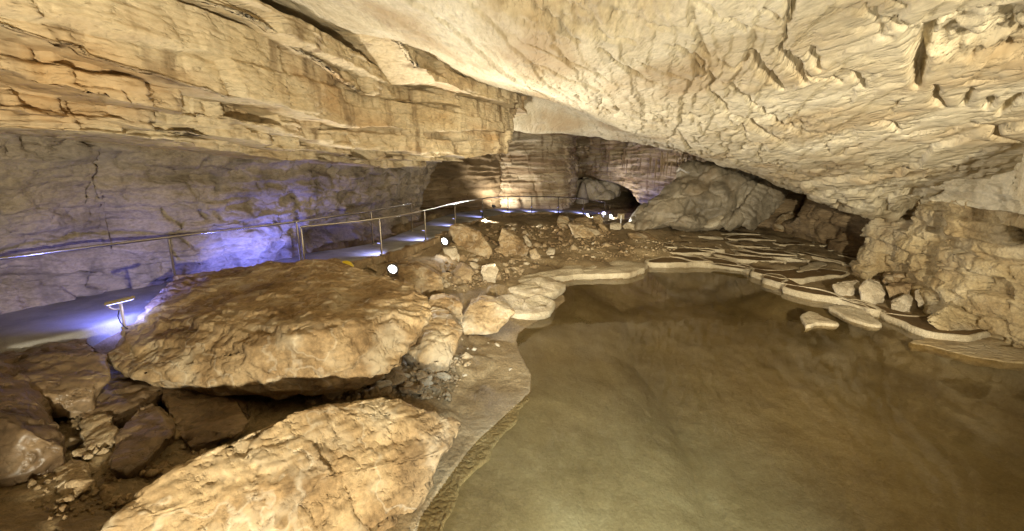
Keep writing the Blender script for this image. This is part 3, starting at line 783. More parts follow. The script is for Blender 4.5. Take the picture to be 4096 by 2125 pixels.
fpts = []
def F(u, v, z): a = at_z(u, v, z); fpts.append((a[0], a[1], z))
for u, v, z in [(0, 1330, 1.36), (0, 1400, 1.36), (300, 1320, 1.36), (540, 1290, 1.3), (700, 1150, 1.36), (1220, 1085, 1.36), (1150, 1060, 1.36), (1527, 1024, 1.34), (1703, 965, 1.30), (1821, 908, 1.18), (1931, 874, 1.02), (1400, 990, 1.36), (1600, 885, 1.3), (1690, 840, 1.3),
                (0, 1480, 1.05), (250, 1420, 1.1), (100, 1700, .75), (350, 1900, .65), (100, 2050, .7), (700, 1650, .55), (900, 1600, .5), (1150, 1640, .45), (1400, 1560, .42), (1650, 1480, .38), (1900, 1400, .12), (1700, 1600, .3), (1950, 1600, .10),
                (1550, 1300, .6), (1560, 1090, 1.0), (1700, 1130, .62), (1800, 1000, .95), (1900, 1090, .45), (2000, 1150, .22), (2060, 920, .75), (2200, 960, .5), (2350, 1000, .4), (2150, 1060, .25), (2450, 1040, .25), (2500, 930, .5), (2600, 930, .5),
                (2800, 1010, .20), (3000, 1010, .20), (3200, 1010, .20), (3400, 1020, .16), (2900, 930, .38), (3150, 940, .36), (3400, 970, .28), (3500, 1100, .0), (3650, 1180, .0), (3800, 1230, .05)]:
    F(u, v, z)
for u, v, Y in [(2032, 853, 27.7), (2127, 853, 28.7), (2233, 853, 29.5), (2333, 859, 30.0), (2412, 871, 30.5)]:
    a = at_y(u, v, Y); fpts.append((a[0], a[1], a[2] - .04))
fpts += [(-7, 22, 1.3), (-3.5, 28, 1.0), (0, 30, .75), (3, 31.5, .5), (6, 34, -.3), (8, 38, -.8), (12, 36, -.5), (9, 29, .2), (13, 24, .4), (-9, 3, 1.3), (-9, -3, 1.3), (-4, -4, 1.2), (0, -3, 1.2), (6, -5, .6), (11, -2, .3), (-1.6, 1.1, 1.0), (-2.6, 1.2, 1.15), (-3.7, 1.9, 1.15), (-5, 2.4, 1.3), (1.2, .4, .5), (.4, 1.8, .2), (3, 0, .3), (-1.5, 2.5, .5), (14, 14, .3), (13, 8, .1), (12, 3, .1)]
FLOOR = RBF(fpts, .02)
th = np.radians(np.r_[np.linspace(-180, -56, 50, endpoint=False), np.linspace(-56, 54, 600, endpoint=False), np.linspace(54, 180, 50)])
rr = np.r_[np.linspace(.2, 2.6, 16, endpoint=False), 2.6 * np.exp(np.linspace(0, 1, 350) * np.log(48 / 2.6))]
X = rr[:, None] * np.sin(th)[None]; Y = rr[:, None] * np.cos(th)[None]
Z = FLOOR(X, Y)
Z = np.clip(Z, -2.5, 1.85)
dP, _ = seg_dist(X, Y, np.vstack([POOL, POOL[:1]]))
INS = inside(X, Y, POOL)
P3 = np.stack([X, Y, Z], -1)
# lumps and rubble texture, little on the path
f1, f2, idv = worley(np.stack([X * 1.6 + fbm(P3, 1, 3, 61) * .6, Y * 1.6, 0 * X], -1), 62)
f1b, f2b, idb = worley(np.stack([X * 4.5, Y * 4.5, 0 * X], -1), 63)
rough = fbm(P3, .7, 4, 64) * .16 + (idv - .5) * .10 + (.45 - f1b) * .07 * smooth(-.2, .4, fbm(P3, .5, 2, 66)) + fbm(P3, 3.5, 4, 65) * .05
# rippled terrace steps on the slope behind the pool
tread = Z * 9 + fbm(P3, .8, 3, 67) * 1.2
fr = tread - np.floor(tread)
rip = smooth(14.0, 16.0, Y) * smooth(0.5, 2.5, X)
shore = smooth(0.0, 1.2, dP)
Zo = np.maximum(Z * (.15 + .85 * smooth(0, 1.6, dP)), .015 + .03 * dP) + rough * (.12 + .88 * shore) + rip * .07 * (smooth(0, .25, fr) - fr)
Zi = -np.minimum(.55, .012 + (.14 + .30 * smooth(2.0, 4.5, X)) * dP) + fbm(P3, .8, 4, 68) * .05 * smooth(0, 1, dP) + (idb - .5) * .012
Zo = np.where(seg_dist(X, Y, PATHMID)[0] < PATHW(Y), np.minimum(np.minimum(FLOOR(X, Y) - .10, Zo), np.interp(Y, [0, 14, 20, 24, 29, 31], [1.27, 1.27, 1.1, .92, .65, .5])), Zo)
dB, _ = seg_dist(X, Y, np.array([(-1.34, -.06), (-1.65, -.5), (-1.95, -1.2)]))
Zo = np.maximum(Zo, 1.64 - 2.4 * np.maximum(0, dB - .16))     # unseen hump added behind the viewpoint to shade the pit rocks
Z = np.where(INS, Zi, np.maximum(Zo, .004 + 0 * Zo))
G = np.stack([X, Y, Z], -1)
floor_me = mesh_from('cave_floor', G, grid_faces(*G.shape[:2], wrap=True)[:, ::-1])
floor_ob = add('cave_floor', floor_me, M['floor'], kind='structure', label='muddy brown cave floor with banks and pool bed')
floor_me.materials.append(M['bed_floor'])
fc = grid_faces(*G.shape[:2], wrap=True)
floor_me.polygons.foreach_set('material_index', INS.reshape(-1)[fc].all(1).astype(np.int32))


def floor_z(x, y):
    """height of the built floor at a point (nearest grid vertex)"""
    t = math.atan2(x, y); r = math.hypot(x, y)
    j = int(np.argmin(np.abs(th - t))); i = int(np.argmin(np.abs(rr - r)))
    return float(Z[i, j])


# water sheet: covers the pool polygon, banks stand above it
bm = bmesh.new()
wl = chaikin(POOL, 1, True)
ctr = wl.mean(0)
ring = [bm.verts.new((ctr[0] + (x - ctr[0]) * 1.0, ctr[1] + (y - ctr[1]) * 1.0, 0.0)) for x, y in wl]
bm.faces.new(ring)
bmesh.ops.triangulate(bm, faces=bm.faces[:])
for f_ in bm.faces:
    f_.normal_update()
    if f_.normal.z < 0: f_.normal_flip()
me = bpy.data.meshes.new('pool_water'); bm.to_mesh(me); bm.free()
add('pool_water', me, M['water'], kind='structure', label='still clear brown-green water of the cave pool')

# ------------------------------------------------------------------ path
out_px = [(-400, 1530, 1.4), (0, 1395, 1.4), (120, 1372, 1.4), (400, 1308, 1.4), (620, 1230, 1.4), (900, 1150, 1.4), (1225, 1078, 1.4), (1527, 1020, 1.4), (1703, 962, 1.36), (1821, 905, 1.24), (1931, 870, 1.08)]
OUT = [at_z(u, v, z) for u, v, z in out_px] + [at_y(u, v, Yd) for u, v, Yd in [(2032, 850, 27.7), (2127, 850, 28.7), (2233, 850, 29.5), (2333, 856, 30), (2412, 868, 30.5), (2437, 872, 31.5)]]
inn_px = [(-400, 1400, 1.4), (0, 1285, 1.4), (240, 1232, 1.4), (490, 1165, 1.4), (677, 1145, 1.4), (900, 1098, 1.4), (1150, 1048, 1.4), (1400, 990, 1.4), (1500, 972, 1.38), (1650, 918, 1.34), (1767, 862, 1.2)]
INN = [at_z(u, v, z) + np.array([-.95, .2, 0]) * (1 if u < 1300 else 0) for u, v, z in inn_px] + [np.array([-1.75, 28.6, 1.0]), np.array([0.4, 30.2, .84]), np.array([2.6, 31.0, .7]), np.array([5.0, 31.8, .5]), np.array([7.0, 33.5, .35])]
def resn(pts, n):
    pts = chaikin(np.array(pts), 2)
    L = np.r_[0, np.cumsum(np.linalg.norm(np.diff(pts, axis=0), axis=1))]
    s = np.linspace(0, 1, n) * L[-1]
    return np.stack([np.interp(s, L, pts[:, k]) for k in range(3)], 1)
n = 500
A, B = resn(OUT, n), resn(INN, n)
m = 26
w = np.linspace(0, 1, m)[:, None, None]
G = A[None] * (1 - w) + B[None] * w
edge_n = fbm(G[0] * 1.0, 1.5, 4, 70)
G[..., 2] += fbm(G, 1.2, 3, 71) * .012 + fbm(G, 6, 3, 72) * .006
k = np.abs(np.linspace(0, 1, m) - .5)[:, None]
G[0] += np.stack([edge_n * .08, -edge_n * .08, -0.02 + 0 * edge_n], -1)
skirt = G[0].copy(); skirt[:, 2] -= .35
G = np.concatenate([skirt[None], G], 0)
add('footpath', mesh_from('footpath', G, grid_faces(m + 1, n)[:, ::-1]), M['path'], kind='structure', label='grey concrete footpath curving along the wall')
OUTC = A
PATHPOLY = np.vstack([A[::14, :2], B[::-14, :2]])


# ------------------------------------------------------------------ rocks
def hull_mesh(name, pts, L=.08, seed=1, amp=.05, strata=None, blk=.05, bevel=.0, fine=.02, flat=False):
    bm = bmesh.new()
    for p in pts: bm.verts.new(p)
    r = bmesh.ops.convex_hull(bm, input=bm.verts[:])
    junk = [g for g in r.get('geom_interior', []) + r.get('geom_unused', []) if isinstance(g, bmesh.types.BMVert)]
    junk = list({v for v in junk if v.is_valid})
    if junk: bmesh.ops.delete(bm, geom=junk, context='VERTS')
    bmesh.ops.dissolve_limit(bm, angle_limit=.12, verts=bm.verts[:], edges=bm.edges[:])
    if bevel > 0:
        bmesh.ops.bevel(bm, geom=bm.edges[:], offset=bevel, segments=2, affect='EDGES', profile=.5, clamp_overlap=True)
    bmesh.ops.triangulate(bm, faces=bm.faces[:])
    for _ in range(9):
        e = [e for e in bm.edges if e.calc_length() > L]
        if not e: break
        bmesh.ops.subdivide_edges(bm, edges=e, cuts=1, use_grid_fill=False)
        bmesh.ops.triangulate(bm, faces=[f for f in bm.faces if len(f.verts) > 3])
    bm.normal_update()
    V = np.array([v.co for v in bm.verts], np.float32); N = np.array([v.normal for v in bm.verts], np.float32)
    wp = V + np.stack([fbm(V, 1.2, 3, seed + 60) * .3] * 3, -1)
    f1, f2, idv = worley(wp * 1.7 + seed, seed)
    c1, c2, idc = worley(wp * 6.5 + seed, seed + 40)
    d = (idc - .5) * .022 + fbm(V, 1.0, 4, seed + 1) * amp * .45 + (idv - .5) * blk * 1.5 + fbm(V, 5, 4, seed + 2) * fine * 1.3 - .03 * smooth(.25, .5, np.abs(fbm(V, 2.3, 4, seed + 9)) * -1 + .55) * smooth(.0, .3, fbm(V, .9, 2, seed + 10))
    if strata is not None:
        b = (V @ np.array(strata[0], np.float32)) * strata[1] + fbm(V, .8, 3, seed + 5) * 1.5
        fr = b - np.floor(b)
        d = d + strata[2] * (smooth(0, .2, fr) - fr) * smooth(-.25, .35, fbm(V, .7, 3, seed + 15))
        b = (V @ np.array(strata[0], np.float32)) * strata[1] * 2.7 + fbm(V, 1.3, 3, seed + 16) * 1.6
        d = d + strata[2] * .35 * (smooth(0, .2, b % 1) - b % 1)
    V = V + N * d[:, None]
    for v, c in zip(bm.verts, V): v.co = c
    me = bpy.data.meshes.new(name); bm.to_mesh(me); bm.free()
    if not flat: me.polygons.foreach_set('use_smooth', np.ones(len(me.polygons), bool))
    return me


def boulder(pts, base, depth, label, mat='boulder', name='boulder', L=.09, seed=1, amp=.06, strata=None, blk=.06, sink=.25, group=None, cat='boulder', shrink=.85, backdrop=.0, bevel=.03):
    """pts: outline and ridge corners (u, v, dY); base: the pixel where it meets ground of height z"""
    Y0 = at_z(*base)[1]
    fr = [at_y(u, v, Y0 + dY) for u, v, dY in pts]
    fr = np.array(fr)
    c = fr.mean(0)
    back = (fr - c) * np.array([shrink, shrink, shrink]) + c + np.array([c[0] / max(c[1], 1) * depth, depth, -backdrop])
    zmin = fr[:, 2].min()
    low = fr.copy(); low = low[low[:, 2] < zmin + .35 * (fr[:, 2].max() - zmin)]
    low = (low - c) * np.array([.9, .9, 1]) + c; low[:, 2] -= sink
    P = np.vstack([fr, back, low])
    o0 = np.array([c[0], c[1], zmin])
    big_ = np.ptp(P[:, 0]) > 1.6
    me = hull_mesh(name, P - o0, L=L * 1.3, seed=seed, amp=amp if big_ else amp * .6, strata=strata, blk=blk if big_ else blk * .6, bevel=bevel if big_ else .012)
    o = add(name, me, M[mat], label=label, category=cat)
    o.location = o0
    if group: o['group'] = group
    return o


# the great ochre boulder
Yb = 6.0
boulder([(430, 1440, .3), (500, 1340, .9), (560, 1270, 1.5), (690, 1165, 2.4), (705, 1112, 2.8), (880, 1085, 3.2), (1060, 1052, 3.6), (1340, 1040, 3.6), (1480, 1080, 3.0), (1640, 1135, 2.4), (1705, 1185, 1.9), (1715, 1270, 1.3), (1640, 1330, .9),
         (1290, 1335, -.1), (1060, 1270, .5), (820, 1215, 1.3), (640, 1250, 1.1), (1560, 1480, .35), (1300, 1530, .0), (1100, 1555, -.1), (800, 1545, -.25), (550, 1505, -.1)],
        (800, 1550, .85), 1.6, 'huge ochre boulder with a slanting top between the path and the pool', L=.05, seed=11, amp=.06, strata=((.12, .15, 1), 3.1, .075), blk=.04, shrink=.6, sink=.2, backdrop=.9, bevel=.05)
# slab at the viewer's feet
boulder([(150, 2300, -1.3), (400, 2110, -1.0), (700, 1880, -.45), (950, 1750, .05), (1230, 1640, .6), (1540, 1592, 1.25), (1620, 1612, 1.25), (1845, 1692, 1.25), (1790, 1800, .8), (1700, 1960, .45), (1560, 2060, .1), (1440, 2200, -.2), (1000, 2330, -.4), (1150, 1900, .35), (800, 2100, -.15)],
        (1560, 2060, .25), 1.0, 'long ridged slab at the foot of the viewpoint beside the water', L=.04, seed=23, amp=.08, strata=((-.69, .72, .35), 3.4, .055), blk=.07, shrink=.7, sink=.2, backdrop=.7, bevel=.05)
# left pit rocks
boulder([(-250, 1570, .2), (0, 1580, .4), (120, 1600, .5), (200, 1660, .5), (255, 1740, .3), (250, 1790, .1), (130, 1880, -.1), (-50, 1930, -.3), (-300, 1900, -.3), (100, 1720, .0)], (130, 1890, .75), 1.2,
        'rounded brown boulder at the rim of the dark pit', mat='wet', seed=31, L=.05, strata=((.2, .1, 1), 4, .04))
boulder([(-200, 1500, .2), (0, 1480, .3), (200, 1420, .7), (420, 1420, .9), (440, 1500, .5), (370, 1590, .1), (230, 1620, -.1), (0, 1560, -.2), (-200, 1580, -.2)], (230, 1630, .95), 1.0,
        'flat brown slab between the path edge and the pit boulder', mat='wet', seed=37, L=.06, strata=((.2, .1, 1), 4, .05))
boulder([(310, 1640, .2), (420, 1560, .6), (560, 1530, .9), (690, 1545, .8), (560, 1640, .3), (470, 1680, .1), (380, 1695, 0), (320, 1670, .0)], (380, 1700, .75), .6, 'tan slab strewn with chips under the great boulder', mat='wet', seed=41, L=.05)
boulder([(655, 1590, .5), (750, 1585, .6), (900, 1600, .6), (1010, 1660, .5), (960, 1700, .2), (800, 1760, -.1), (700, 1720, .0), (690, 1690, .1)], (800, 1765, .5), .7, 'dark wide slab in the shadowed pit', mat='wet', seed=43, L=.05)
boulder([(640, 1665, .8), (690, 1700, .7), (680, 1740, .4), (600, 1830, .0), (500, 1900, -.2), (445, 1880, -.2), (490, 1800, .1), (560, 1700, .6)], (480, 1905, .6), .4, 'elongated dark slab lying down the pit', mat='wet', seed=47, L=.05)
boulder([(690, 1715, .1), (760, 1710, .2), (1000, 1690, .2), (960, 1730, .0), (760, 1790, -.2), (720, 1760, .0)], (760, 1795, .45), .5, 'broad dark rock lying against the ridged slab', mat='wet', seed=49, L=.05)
boulder([(325, 1750, .1), (380, 1725, .2), (470, 1715, .2), (478, 1760, .0), (400, 1800, -.1), (345, 1795, -.1)], (380, 1800, .7), .35, 'square tan block in the middle of the pit', seed=53, L=.04, mat='stone')
boulder([(240, 1930, .1), (300, 1920, .1), (370, 1920, .1), (375, 1960, -.1), (260, 1990, -.15), (235, 1970, -.1)], (260, 1992, .6), .3, 'pale block on the pit floor below the rim boulder', seed=59, L=.04, mat='stone')
# behind and right of the great boulder
boulder([(1613, 1425, .1), (1654, 1308, .8), (1744, 1264, 1.1), (1811, 1282, 1.0), (1850, 1320, .8), (1800, 1445, .1), (1661, 1465, -.1), (1720, 1380, .1)], (1700, 1465, .38), .8, 'ochre boulder split from the pool end of the great boulder', seed=61, L=.05)
boulder([(1715, 1200, .4), (1780, 1190, .5), (1845, 1215, .4), (1850, 1250, .2), (1790, 1290, -.1), (1735, 1275, -.1), (1715, 1240, .1)], (1780, 1290, .5), .5, 'rounded tan boulder behind the split boulder', seed=67, L=.05)
boulder([(1840, 1290, .0), (1880, 1225, .4), (1920, 1205, .5), (1980, 1215, .4), (2060, 1250, .2), (1990, 1295, -.1), (1850, 1298, -.2)], (1900, 1298, .28), .6, 'wet tan boulder beside the pale crust', seed=71, L=.05)
boulder([(1530, 1105, .2), (1600, 1065, .6), (1680, 1065, .7), (1770, 1110, .4), (1770, 1145, .2), (1690, 1160, -.1), (1590, 1150, -.1), (1545, 1130, 0)], (1640, 1165, .66), .8, 'dark wet rock directly under the spotlight nearest the great boulder', seed=73, L=.06)
boulder([(1675, 1055, .2), (1740, 1050, .3), (1770, 1075, .1), (1760, 1085, -.1), (1690, 1075, -.1)], (1740, 1090, .75), .5, 'narrow slab with a pale upper edge among the rubble', seed=79, L=.06, mat='stone')
boulder([(1800, 900, .6), (1845, 905, .6), (1920, 930, .5), (1968, 1008, -.1), (1940, 1020, -.2), (1870, 1010, -.2), (1830, 980, .0), (1795, 925, .4)], (1930, 1020, .62), .9, 'tall tilted slab leaning beside the path spotlight', seed=83, L=.07)
boulder([(2003, 925, .4), (2010, 915, .5), (2080, 955, .3), (2115, 995, -.1), (2090, 1015, -.2), (2010, 1000, -.1), (1990, 960, .1)], (2080, 1016, .45), .8, 'tilted flat brown slab with one brightly lit edge', seed=89, L=.07)
boulder([(1975, 1000, .1), (2010, 978, .2), (2040, 1000, .1), (2035, 1012, -.1), (1980, 1010, -.1)], (2000, 1014, .5), .4, 'low triangular stone against the tilted slab', seed=91, L=.06)
bmid = [(2090, 945, .3), (2105, 942, .3), (2135, 985, .0), (2125, 992, -.1), (2100, 975, 0)]
boulder(bmid, (2120, 992, .48), .3, 'white-faced shard standing between slab and cobbles', seed=93, L=.05, mat='palestone')
boulder([(1925, 1070, .2), (1985, 1060, .2), (1995, 1080, .1), (1985, 1115, -.1), (1930, 1110, -.1)], (1960, 1116, .42), .4, 'pale faceted block sitting on the mud', seed=97, L=.05, mat='palestone')
boulder([(1810, 1090, .2), (1845, 1063, .3), (1890, 1080, .2), (1885, 1110, -.1), (1820, 1112, -.1)], (1850, 1113, .5), .5, 'grey peaked rock between the dark wet rock and the pale faceted block', seed=99, L=.05, mat='stone')
boulder([(1770, 995, .2), (1830, 993, .3), (1838, 1030, .0), (1800, 1040, -.1), (1780, 1020, .0)], (1800, 1042, .75), .5, 'block with a flat pale top under the second spotlight', seed=103, L=.06, mat='palestone')
boulder([(2115, 1003, .1), (2140, 996, .1), (2163, 1025, -.1), (2160, 1037, -.1), (2125, 1030, -.1)], (2145, 1037, .3), .35, 'egg-shaped tan cobble in the cobble pile', seed=107, L=.05, mat='stone')
boulder([(2128, 985, .1), (2150, 982, .1), (2170, 990, .1), (2165, 1003, 0), (2135, 998, 0)], (2150, 1005, .36), .35, 'cream-topped cobble at the back of the cobble pile', seed=109, L=.05, mat='palestone')
boulder([(2182, 1005, .1), (2195, 995, .1), (2222, 1000, .1), (2220, 1012, -.1), (2190, 1020, -.1)], (2195, 1021, .3), .35, 'pale angular cobble at the pool side of the cobble pile', seed=113, L=.05, mat='palestone')
boulder([(2225, 880, .4), (2240, 862, .6), (2270, 868, .6), (2280, 885, .3), (2270, 908, -.1), (2240, 908, -.1), (2225, 895, 0)], (2250, 909, .62), .8, 'block with a blue-lit crown under the far railing', seed=127, L=.08)
boulder([(2275, 895, .6), (2320, 900, .6), (2400, 925, .3), (2430, 945, 0), (2425, 952, -.1), (2300, 944, -.1), (2285, 920, .2)], (2300, 946, .5), 1.2, 'big flat brown slab lying below the far railing', seed=131, L=.08)
boulder([(2290, 880, .3), (2310, 872, .5), (2365, 872, .5), (2370, 888, 0), (2330, 895, -.1), (2295, 893, -.1)], (2330, 897, .65), .7, 'rubbly rock lit white by the far spotlight', seed=137, L=.08, mat='stone')
boulder([(2368, 865, .4), (2400, 860, .5), (2415, 880, .2), (2410, 895, -.1), (2380, 890, -.1)], (2400, 897, .6), .8, 'reddish rock behind the far spotlight', seed=139, L=.08)
boulder([(2440, 898, .1), (2455, 894, .3), (2485, 897, .3), (2483, 918, 0), (2455, 922, -.1), (2440, 915, -.1)], (2460, 922, .55), .6, 'square pale block in front of the small board', seed=149, L=.07, mat='palestone')
boulder([(2390, 890, .3), (2420, 905, .1), (2440, 925, -.1), (2425, 930, -.2), (2400, 915, 0)], (2425, 931, .52), .5, 'small leaning rock between slab and square block', seed=151, L=.07, mat='stone')
boulder([(2490, 905, .1), (2515, 888, .3), (2545, 905, .1), (2540, 918, -.1), (2500, 915, -.1)], (2520, 918, .55), .6, 'pale pyramid rock at the edge of the grey mound', seed=157, L=.07, mat='palestone')
boulder([(2425, 1002, .1), (2460, 937, .5), (2465, 945, .4), (2470, 955, 0), (2430, 957, 0)], (2450, 957, .42), .4, 'thin upright wedge of rock on the terraces', seed=163, L=.06, mat='stone')
boulder([(2510, 935, .4), (2525, 950, .1), (2535, 965, -.1), (2620, 960, .3), (2650, 968, .2), (2590, 940, .7)], (2540, 968, .36), .8, 'low brown slab tilted on the terraces', seed=167, L=.07)
# tilted blocks on the right flank of the mound
boulder([(2955, 845, .2), (3030, 740, .7), (3100, 700, .9), (3150, 725, .9), (3158, 765, .7), (3080, 830, .3), (3000, 875, .0)], (3000, 938, .45), 1.4, 'dark tilted rock slab leaning on the mound beside the dark hollow', mat='flow', seed=231, L=.07, strata=((.5, .1, .8), 3.5, .08), blk=.1, sink=.6)
boulder([(2760, 900, .0), (2830, 830, .4), (2920, 795, .6), (2985, 815, .5), (2960, 850, .2), (2850, 880, .0)], (2830, 926, .45), 1.2, 'grey ridge of rock lying across the foot of the mound', mat='flow', seed=233, L=.07, strata=((.4, .1, .8), 3.5, .06), blk=.1, sink=.4)
# right side
boulder([(3090, 905, .2), (3125, 862, .8), (3160, 845, 1.0), (3200, 850, 1.0), (3225, 890, .6), (3215, 920, .2), (3130, 922, -.1), (3095, 915, 0)], (3130, 928, .42), .9, 'orange boulder at the foot of the dark back wall', seed=173, L=.08)
boulder([(3330, 1140, .0), (3440, 1125, .1), (3447, 1150, -.1), (3420, 1158, -.2), (3345, 1155, -.2)], (3400, 1162, .2), .25, 'long pale stone lying on the terrace above the pebbly dam', seed=179, L=.04, mat='palestone')
boulder([(3440, 1150, .1), (3470, 1127, .2), (3520, 1145, .2), (3540, 1180, -.1), (3490, 1192, -.2), (3450, 1178, -.1)], (3490, 1193, .2), .5, 'pale faceted boulder on the terrace under the ochre wall', seed=181, L=.04, mat='palestone')
boulder([(3525, 1115, .2), (3600, 1100, .4), (3690, 1100, .4), (3690, 1140, .1), (3640, 1150, .0), (3540, 1135, 0)], (3600, 1152, .25), .6, 'long ochre block against the foot of the ochre wall', seed=191, L=.05)
boulder([(3540, 1145, .1), (3650, 1135, .2), (3648, 1170, 0), (3620, 1182, -.1), (3560, 1170, 0)], (3600, 1183, .2), .4, 'flat grey stone under the long ochre block', seed=193, L=.05, mat='stone')
boulder([(3660, 1165, .2), (3690, 1155, .3), (3738, 1175, .2), (3735, 1215, -.1), (3690, 1212, -.1), (3658, 1195, 0)], (3700, 1218, .12), .5, 'grey angular block standing against the rubbly ochre wall', seed=197, L=.05, mat='palestone')
boulder([(3560, 1215, 0), (3620, 1185, .2), (3650, 1195, .2), (3645, 1225, -.1), (3580, 1222, -.1)], (3620, 1226, .14), .35, 'pale flat stone in the brown basin of the rounded bay', seed=199, L=.04, mat='palestone')
boulder([(3640, 1065, .1), (3660, 1058, .3), (3720, 1060, .3), (3720, 1090, 0), (3655, 1095, -.1)], (3680, 1098, .25), .4, 'dark brown block at the dark basin edge', seed=211, L=.05, mat='stone')
boulder([(3700, 1280, .1), (3790, 1225, .4), (3850, 1240, .4), (4000, 1290, .1), (3990, 1330, -.1), (3800, 1315, -.2)], (3800, 1320, .1), .5, 'blocky ledge foot standing in the rounded rimstone bay', seed=223, L=.05, mat='rightwall')


# plates of calcite: rimstone dams, crusts
def plate(name, poly, ztop, drop, seed, label, group=None, cat='rimstone dam', basin=None, rim=.04, mat='crust', undulate=.02, lumps=0.0, nrings=(1, .985, .965, .94, .88, .8, .7, .58, .45, .3, .15, .02), n=None, back_rows=0):
    poly = np.array(poly, float)
    pl = chaikin(np.vstack([poly]), 2, True)
    s, pp = resample(np.vstack([pl, pl[:1]]), .065)
    pp = pp[:-1]; s = s[:-1]
    c = pp.mean(0)
    S3 = np.stack([pp[:, 0], pp[:, 1], 0 * s], -1)
    tg = np.roll(pp, -1, 0) - np.roll(pp, 1, 0); tg /= np.linalg.norm(tg, axis=1, keepdims=True) + 1e-9
    area = .5 * np.sum(pp[:, 0] * np.roll(pp[:, 1], -1) - np.roll(pp[:, 0], -1) * pp[:, 1])
    nr_ = np.stack([tg[:, 1], -tg[:, 0]], 1) * (1 if area > 0 else -1)
    pp = pp + nr_ * (fbm(S3, 1.3, 3, seed + 2) * .10 - .07 * np.abs(np.sin(s * 3.2 + 2 * fbm(S3, .7, 2, seed + 6))))[:, None]
    zt = ztop + fbm(S3, 1.5, 3, seed) * undulate
    rows = []
    for k, (o, zz) in enumerate([(-.04, -drop), (.0, -drop * .8), (.025, -drop * .6), (.035, -drop * .42), (.035, -drop * .25), (.03, -drop * .12), (.015, -drop * .03)]):
        bumps = np.abs(fbm(np.stack([pp[:, 0] * 9, pp[:, 1] * 9, 0 * s + k * 1.1], -1), 1, 2, seed + 9)) * .05
        rows.append(np.stack([pp[:, 0] + nr_[:, 0] * (o + bumps), pp[:, 1] + nr_[:, 1] * (o + bumps), zt + zz], -1))
    rad = np.linalg.norm(pp - c, axis=1).mean()
    for fct in nrings:
        q = c + (pp - c) * fct
        Q3 = np.stack([q[:, 0], q[:, 1], 0 * s], -1)
        dn = rim * smooth(0, .10, (1 - fct) * rad) if basin else 0
        lm = lumps * smooth(0, .25, (1 - fct)) * (fbm(Q3, 2.2, 4, seed + 3) + .1)
        rows.append(np.stack([q[:, 0], q[:, 1], zt - dn * 1.0 + lm + fbm(Q3, 6, 3, seed + 5) * .008], -1))
    G = np.array(rows)
    o0 = np.array([c[0], c[1], ztop - drop])
    me = mesh_from(name, G - o0, grid_faces(G.shape[0], G.shape[1], wrap=True))
    ob = add(name, me, M[mat], label=label, category=cat); ob.location = o0
    if group: ob['group'] = group
    if basin:
        f0 = 1 - .045 / max(rad, .3)
        fr = np.array([f0, .8, .6, .4, .2, .01])
        Gb = np.array([np.stack([(pp[:, 0] - c[0]) * f, (pp[:, 1] - c[1]) * f, drop - rim * .55 + 0 * s + fbm(np.stack([pp[:, 0] * f, pp[:, 1] * f, 0 * s], -1), 2.5, 3, seed + 8) * .010], -1) for f in fr])
        add('basin', mesh_from('basin', Gb, grid_faces(*Gb.shape[:2], wrap=True)), M[basin], ob)
    return ob


def terrace(px, ztop, drop, back, seed, label, group=None, **kw):
    fr = np.array([at_z(u, v, ztop)[:2] for u, v in px])
    bk = fr[::-1] + np.array([0, back]); bk[:, 0] = bk[:, 0] * 1.0
    bk[0, 1] -= back * .45; bk[-1, 1] -= back * .45
    return plate('rimstone_dam', np.vstack([fr, bk]), ztop, drop, seed, label, group, basin='basin', **kw)


def tpx(lst, ox=2700, oy=900, sc=2.576): return [(ox + a / sc, oy + b / sc) for a, b in lst]


TG = 'low rimstone dams stepping up behind the pool'
TL = 'low scalloped rimstone dam holding brown mud on the terraces behind the pool'
def zt(v): return .205 + (1050 - v) * .0020
terraces = [tpx([(-60, 318), (40, 330), (150, 355), (230, 372), (330, 372), (420, 385)]),
            tpx([(395, 290), (420, 305), (520, 322), (640, 345), (770, 360), (900, 372), (1110, 366), (1170, 385)]), tpx([(640, 275), (665, 292), (760, 308), (960, 328), (1150, 335), (1330, 345), (1400, 372)]),
            tpx([(695, 238), (720, 255), (800, 275), (900, 288), (1050, 298), (1200, 308), (1310, 314)]), tpx([(1025, 240), (1050, 262), (1180, 280), (1290, 295), (1400, 315), (1520, 335), (1660, 366), (1790, 402)]),
            tpx([(240, 248), (260, 258), (330, 266), (440, 272)]), tpx([(-200, 268), (-60, 282), (100, 285), (230, 284), (380, 288)]), tpx([(95, 222), (150, 230), (300, 238), (420, 246), (540, 262)]),
            tpx([(-20, 190), (120, 184), (270, 180), (380, 184), (480, 208)]), tpx([(580, 202), (700, 220), (850, 222), (1020, 238)]), tpx([(-60, 74), (60, 68), (220, 64), (400, 66), (460, 82)]),
            tpx([(-120, 118), (40, 108), (240, 112), (420, 124), (520, 140)]), tpx([(1080, 205), (1200, 198), (1350, 200), (1480, 214)]), tpx([(1500, 215), (1650, 200), (1800, 215), (1950, 240)]),
            tpx([(1580, 268), (1700, 258), (1850, 280), (2050, 305), (2200, 330)]), tpx([(690, 150), (760, 160), (900, 175), (1050, 190), (1100, 182)], 2200, 900, 2.147),
            tpx([(1540, 300), (1700, 310), (1900, 345), (2150, 380), (2400, 395)]), tpx([(560, 150), (760, 140), (980, 150), (1080, 160)]), tpx([(450, 92), (620, 84), (820, 92), (960, 108)])]
for k, px in enumerate(terraces):
    vm = np.mean([v for _, v in px])
    terrace(px, zt(vm), .30, .9 + .6 * (1050 - vm) / 100, 500 + k * 11, TL, TG)
# dark basin at the right wall
terrace(tpx([(1900, 425), (1940, 455), (1990, 478), (2100, 495), (2250, 512), (2420, 500)]), .26, .2, 1.1, 801, 'rimstone dam in front of the dark basin at the ochre wall')
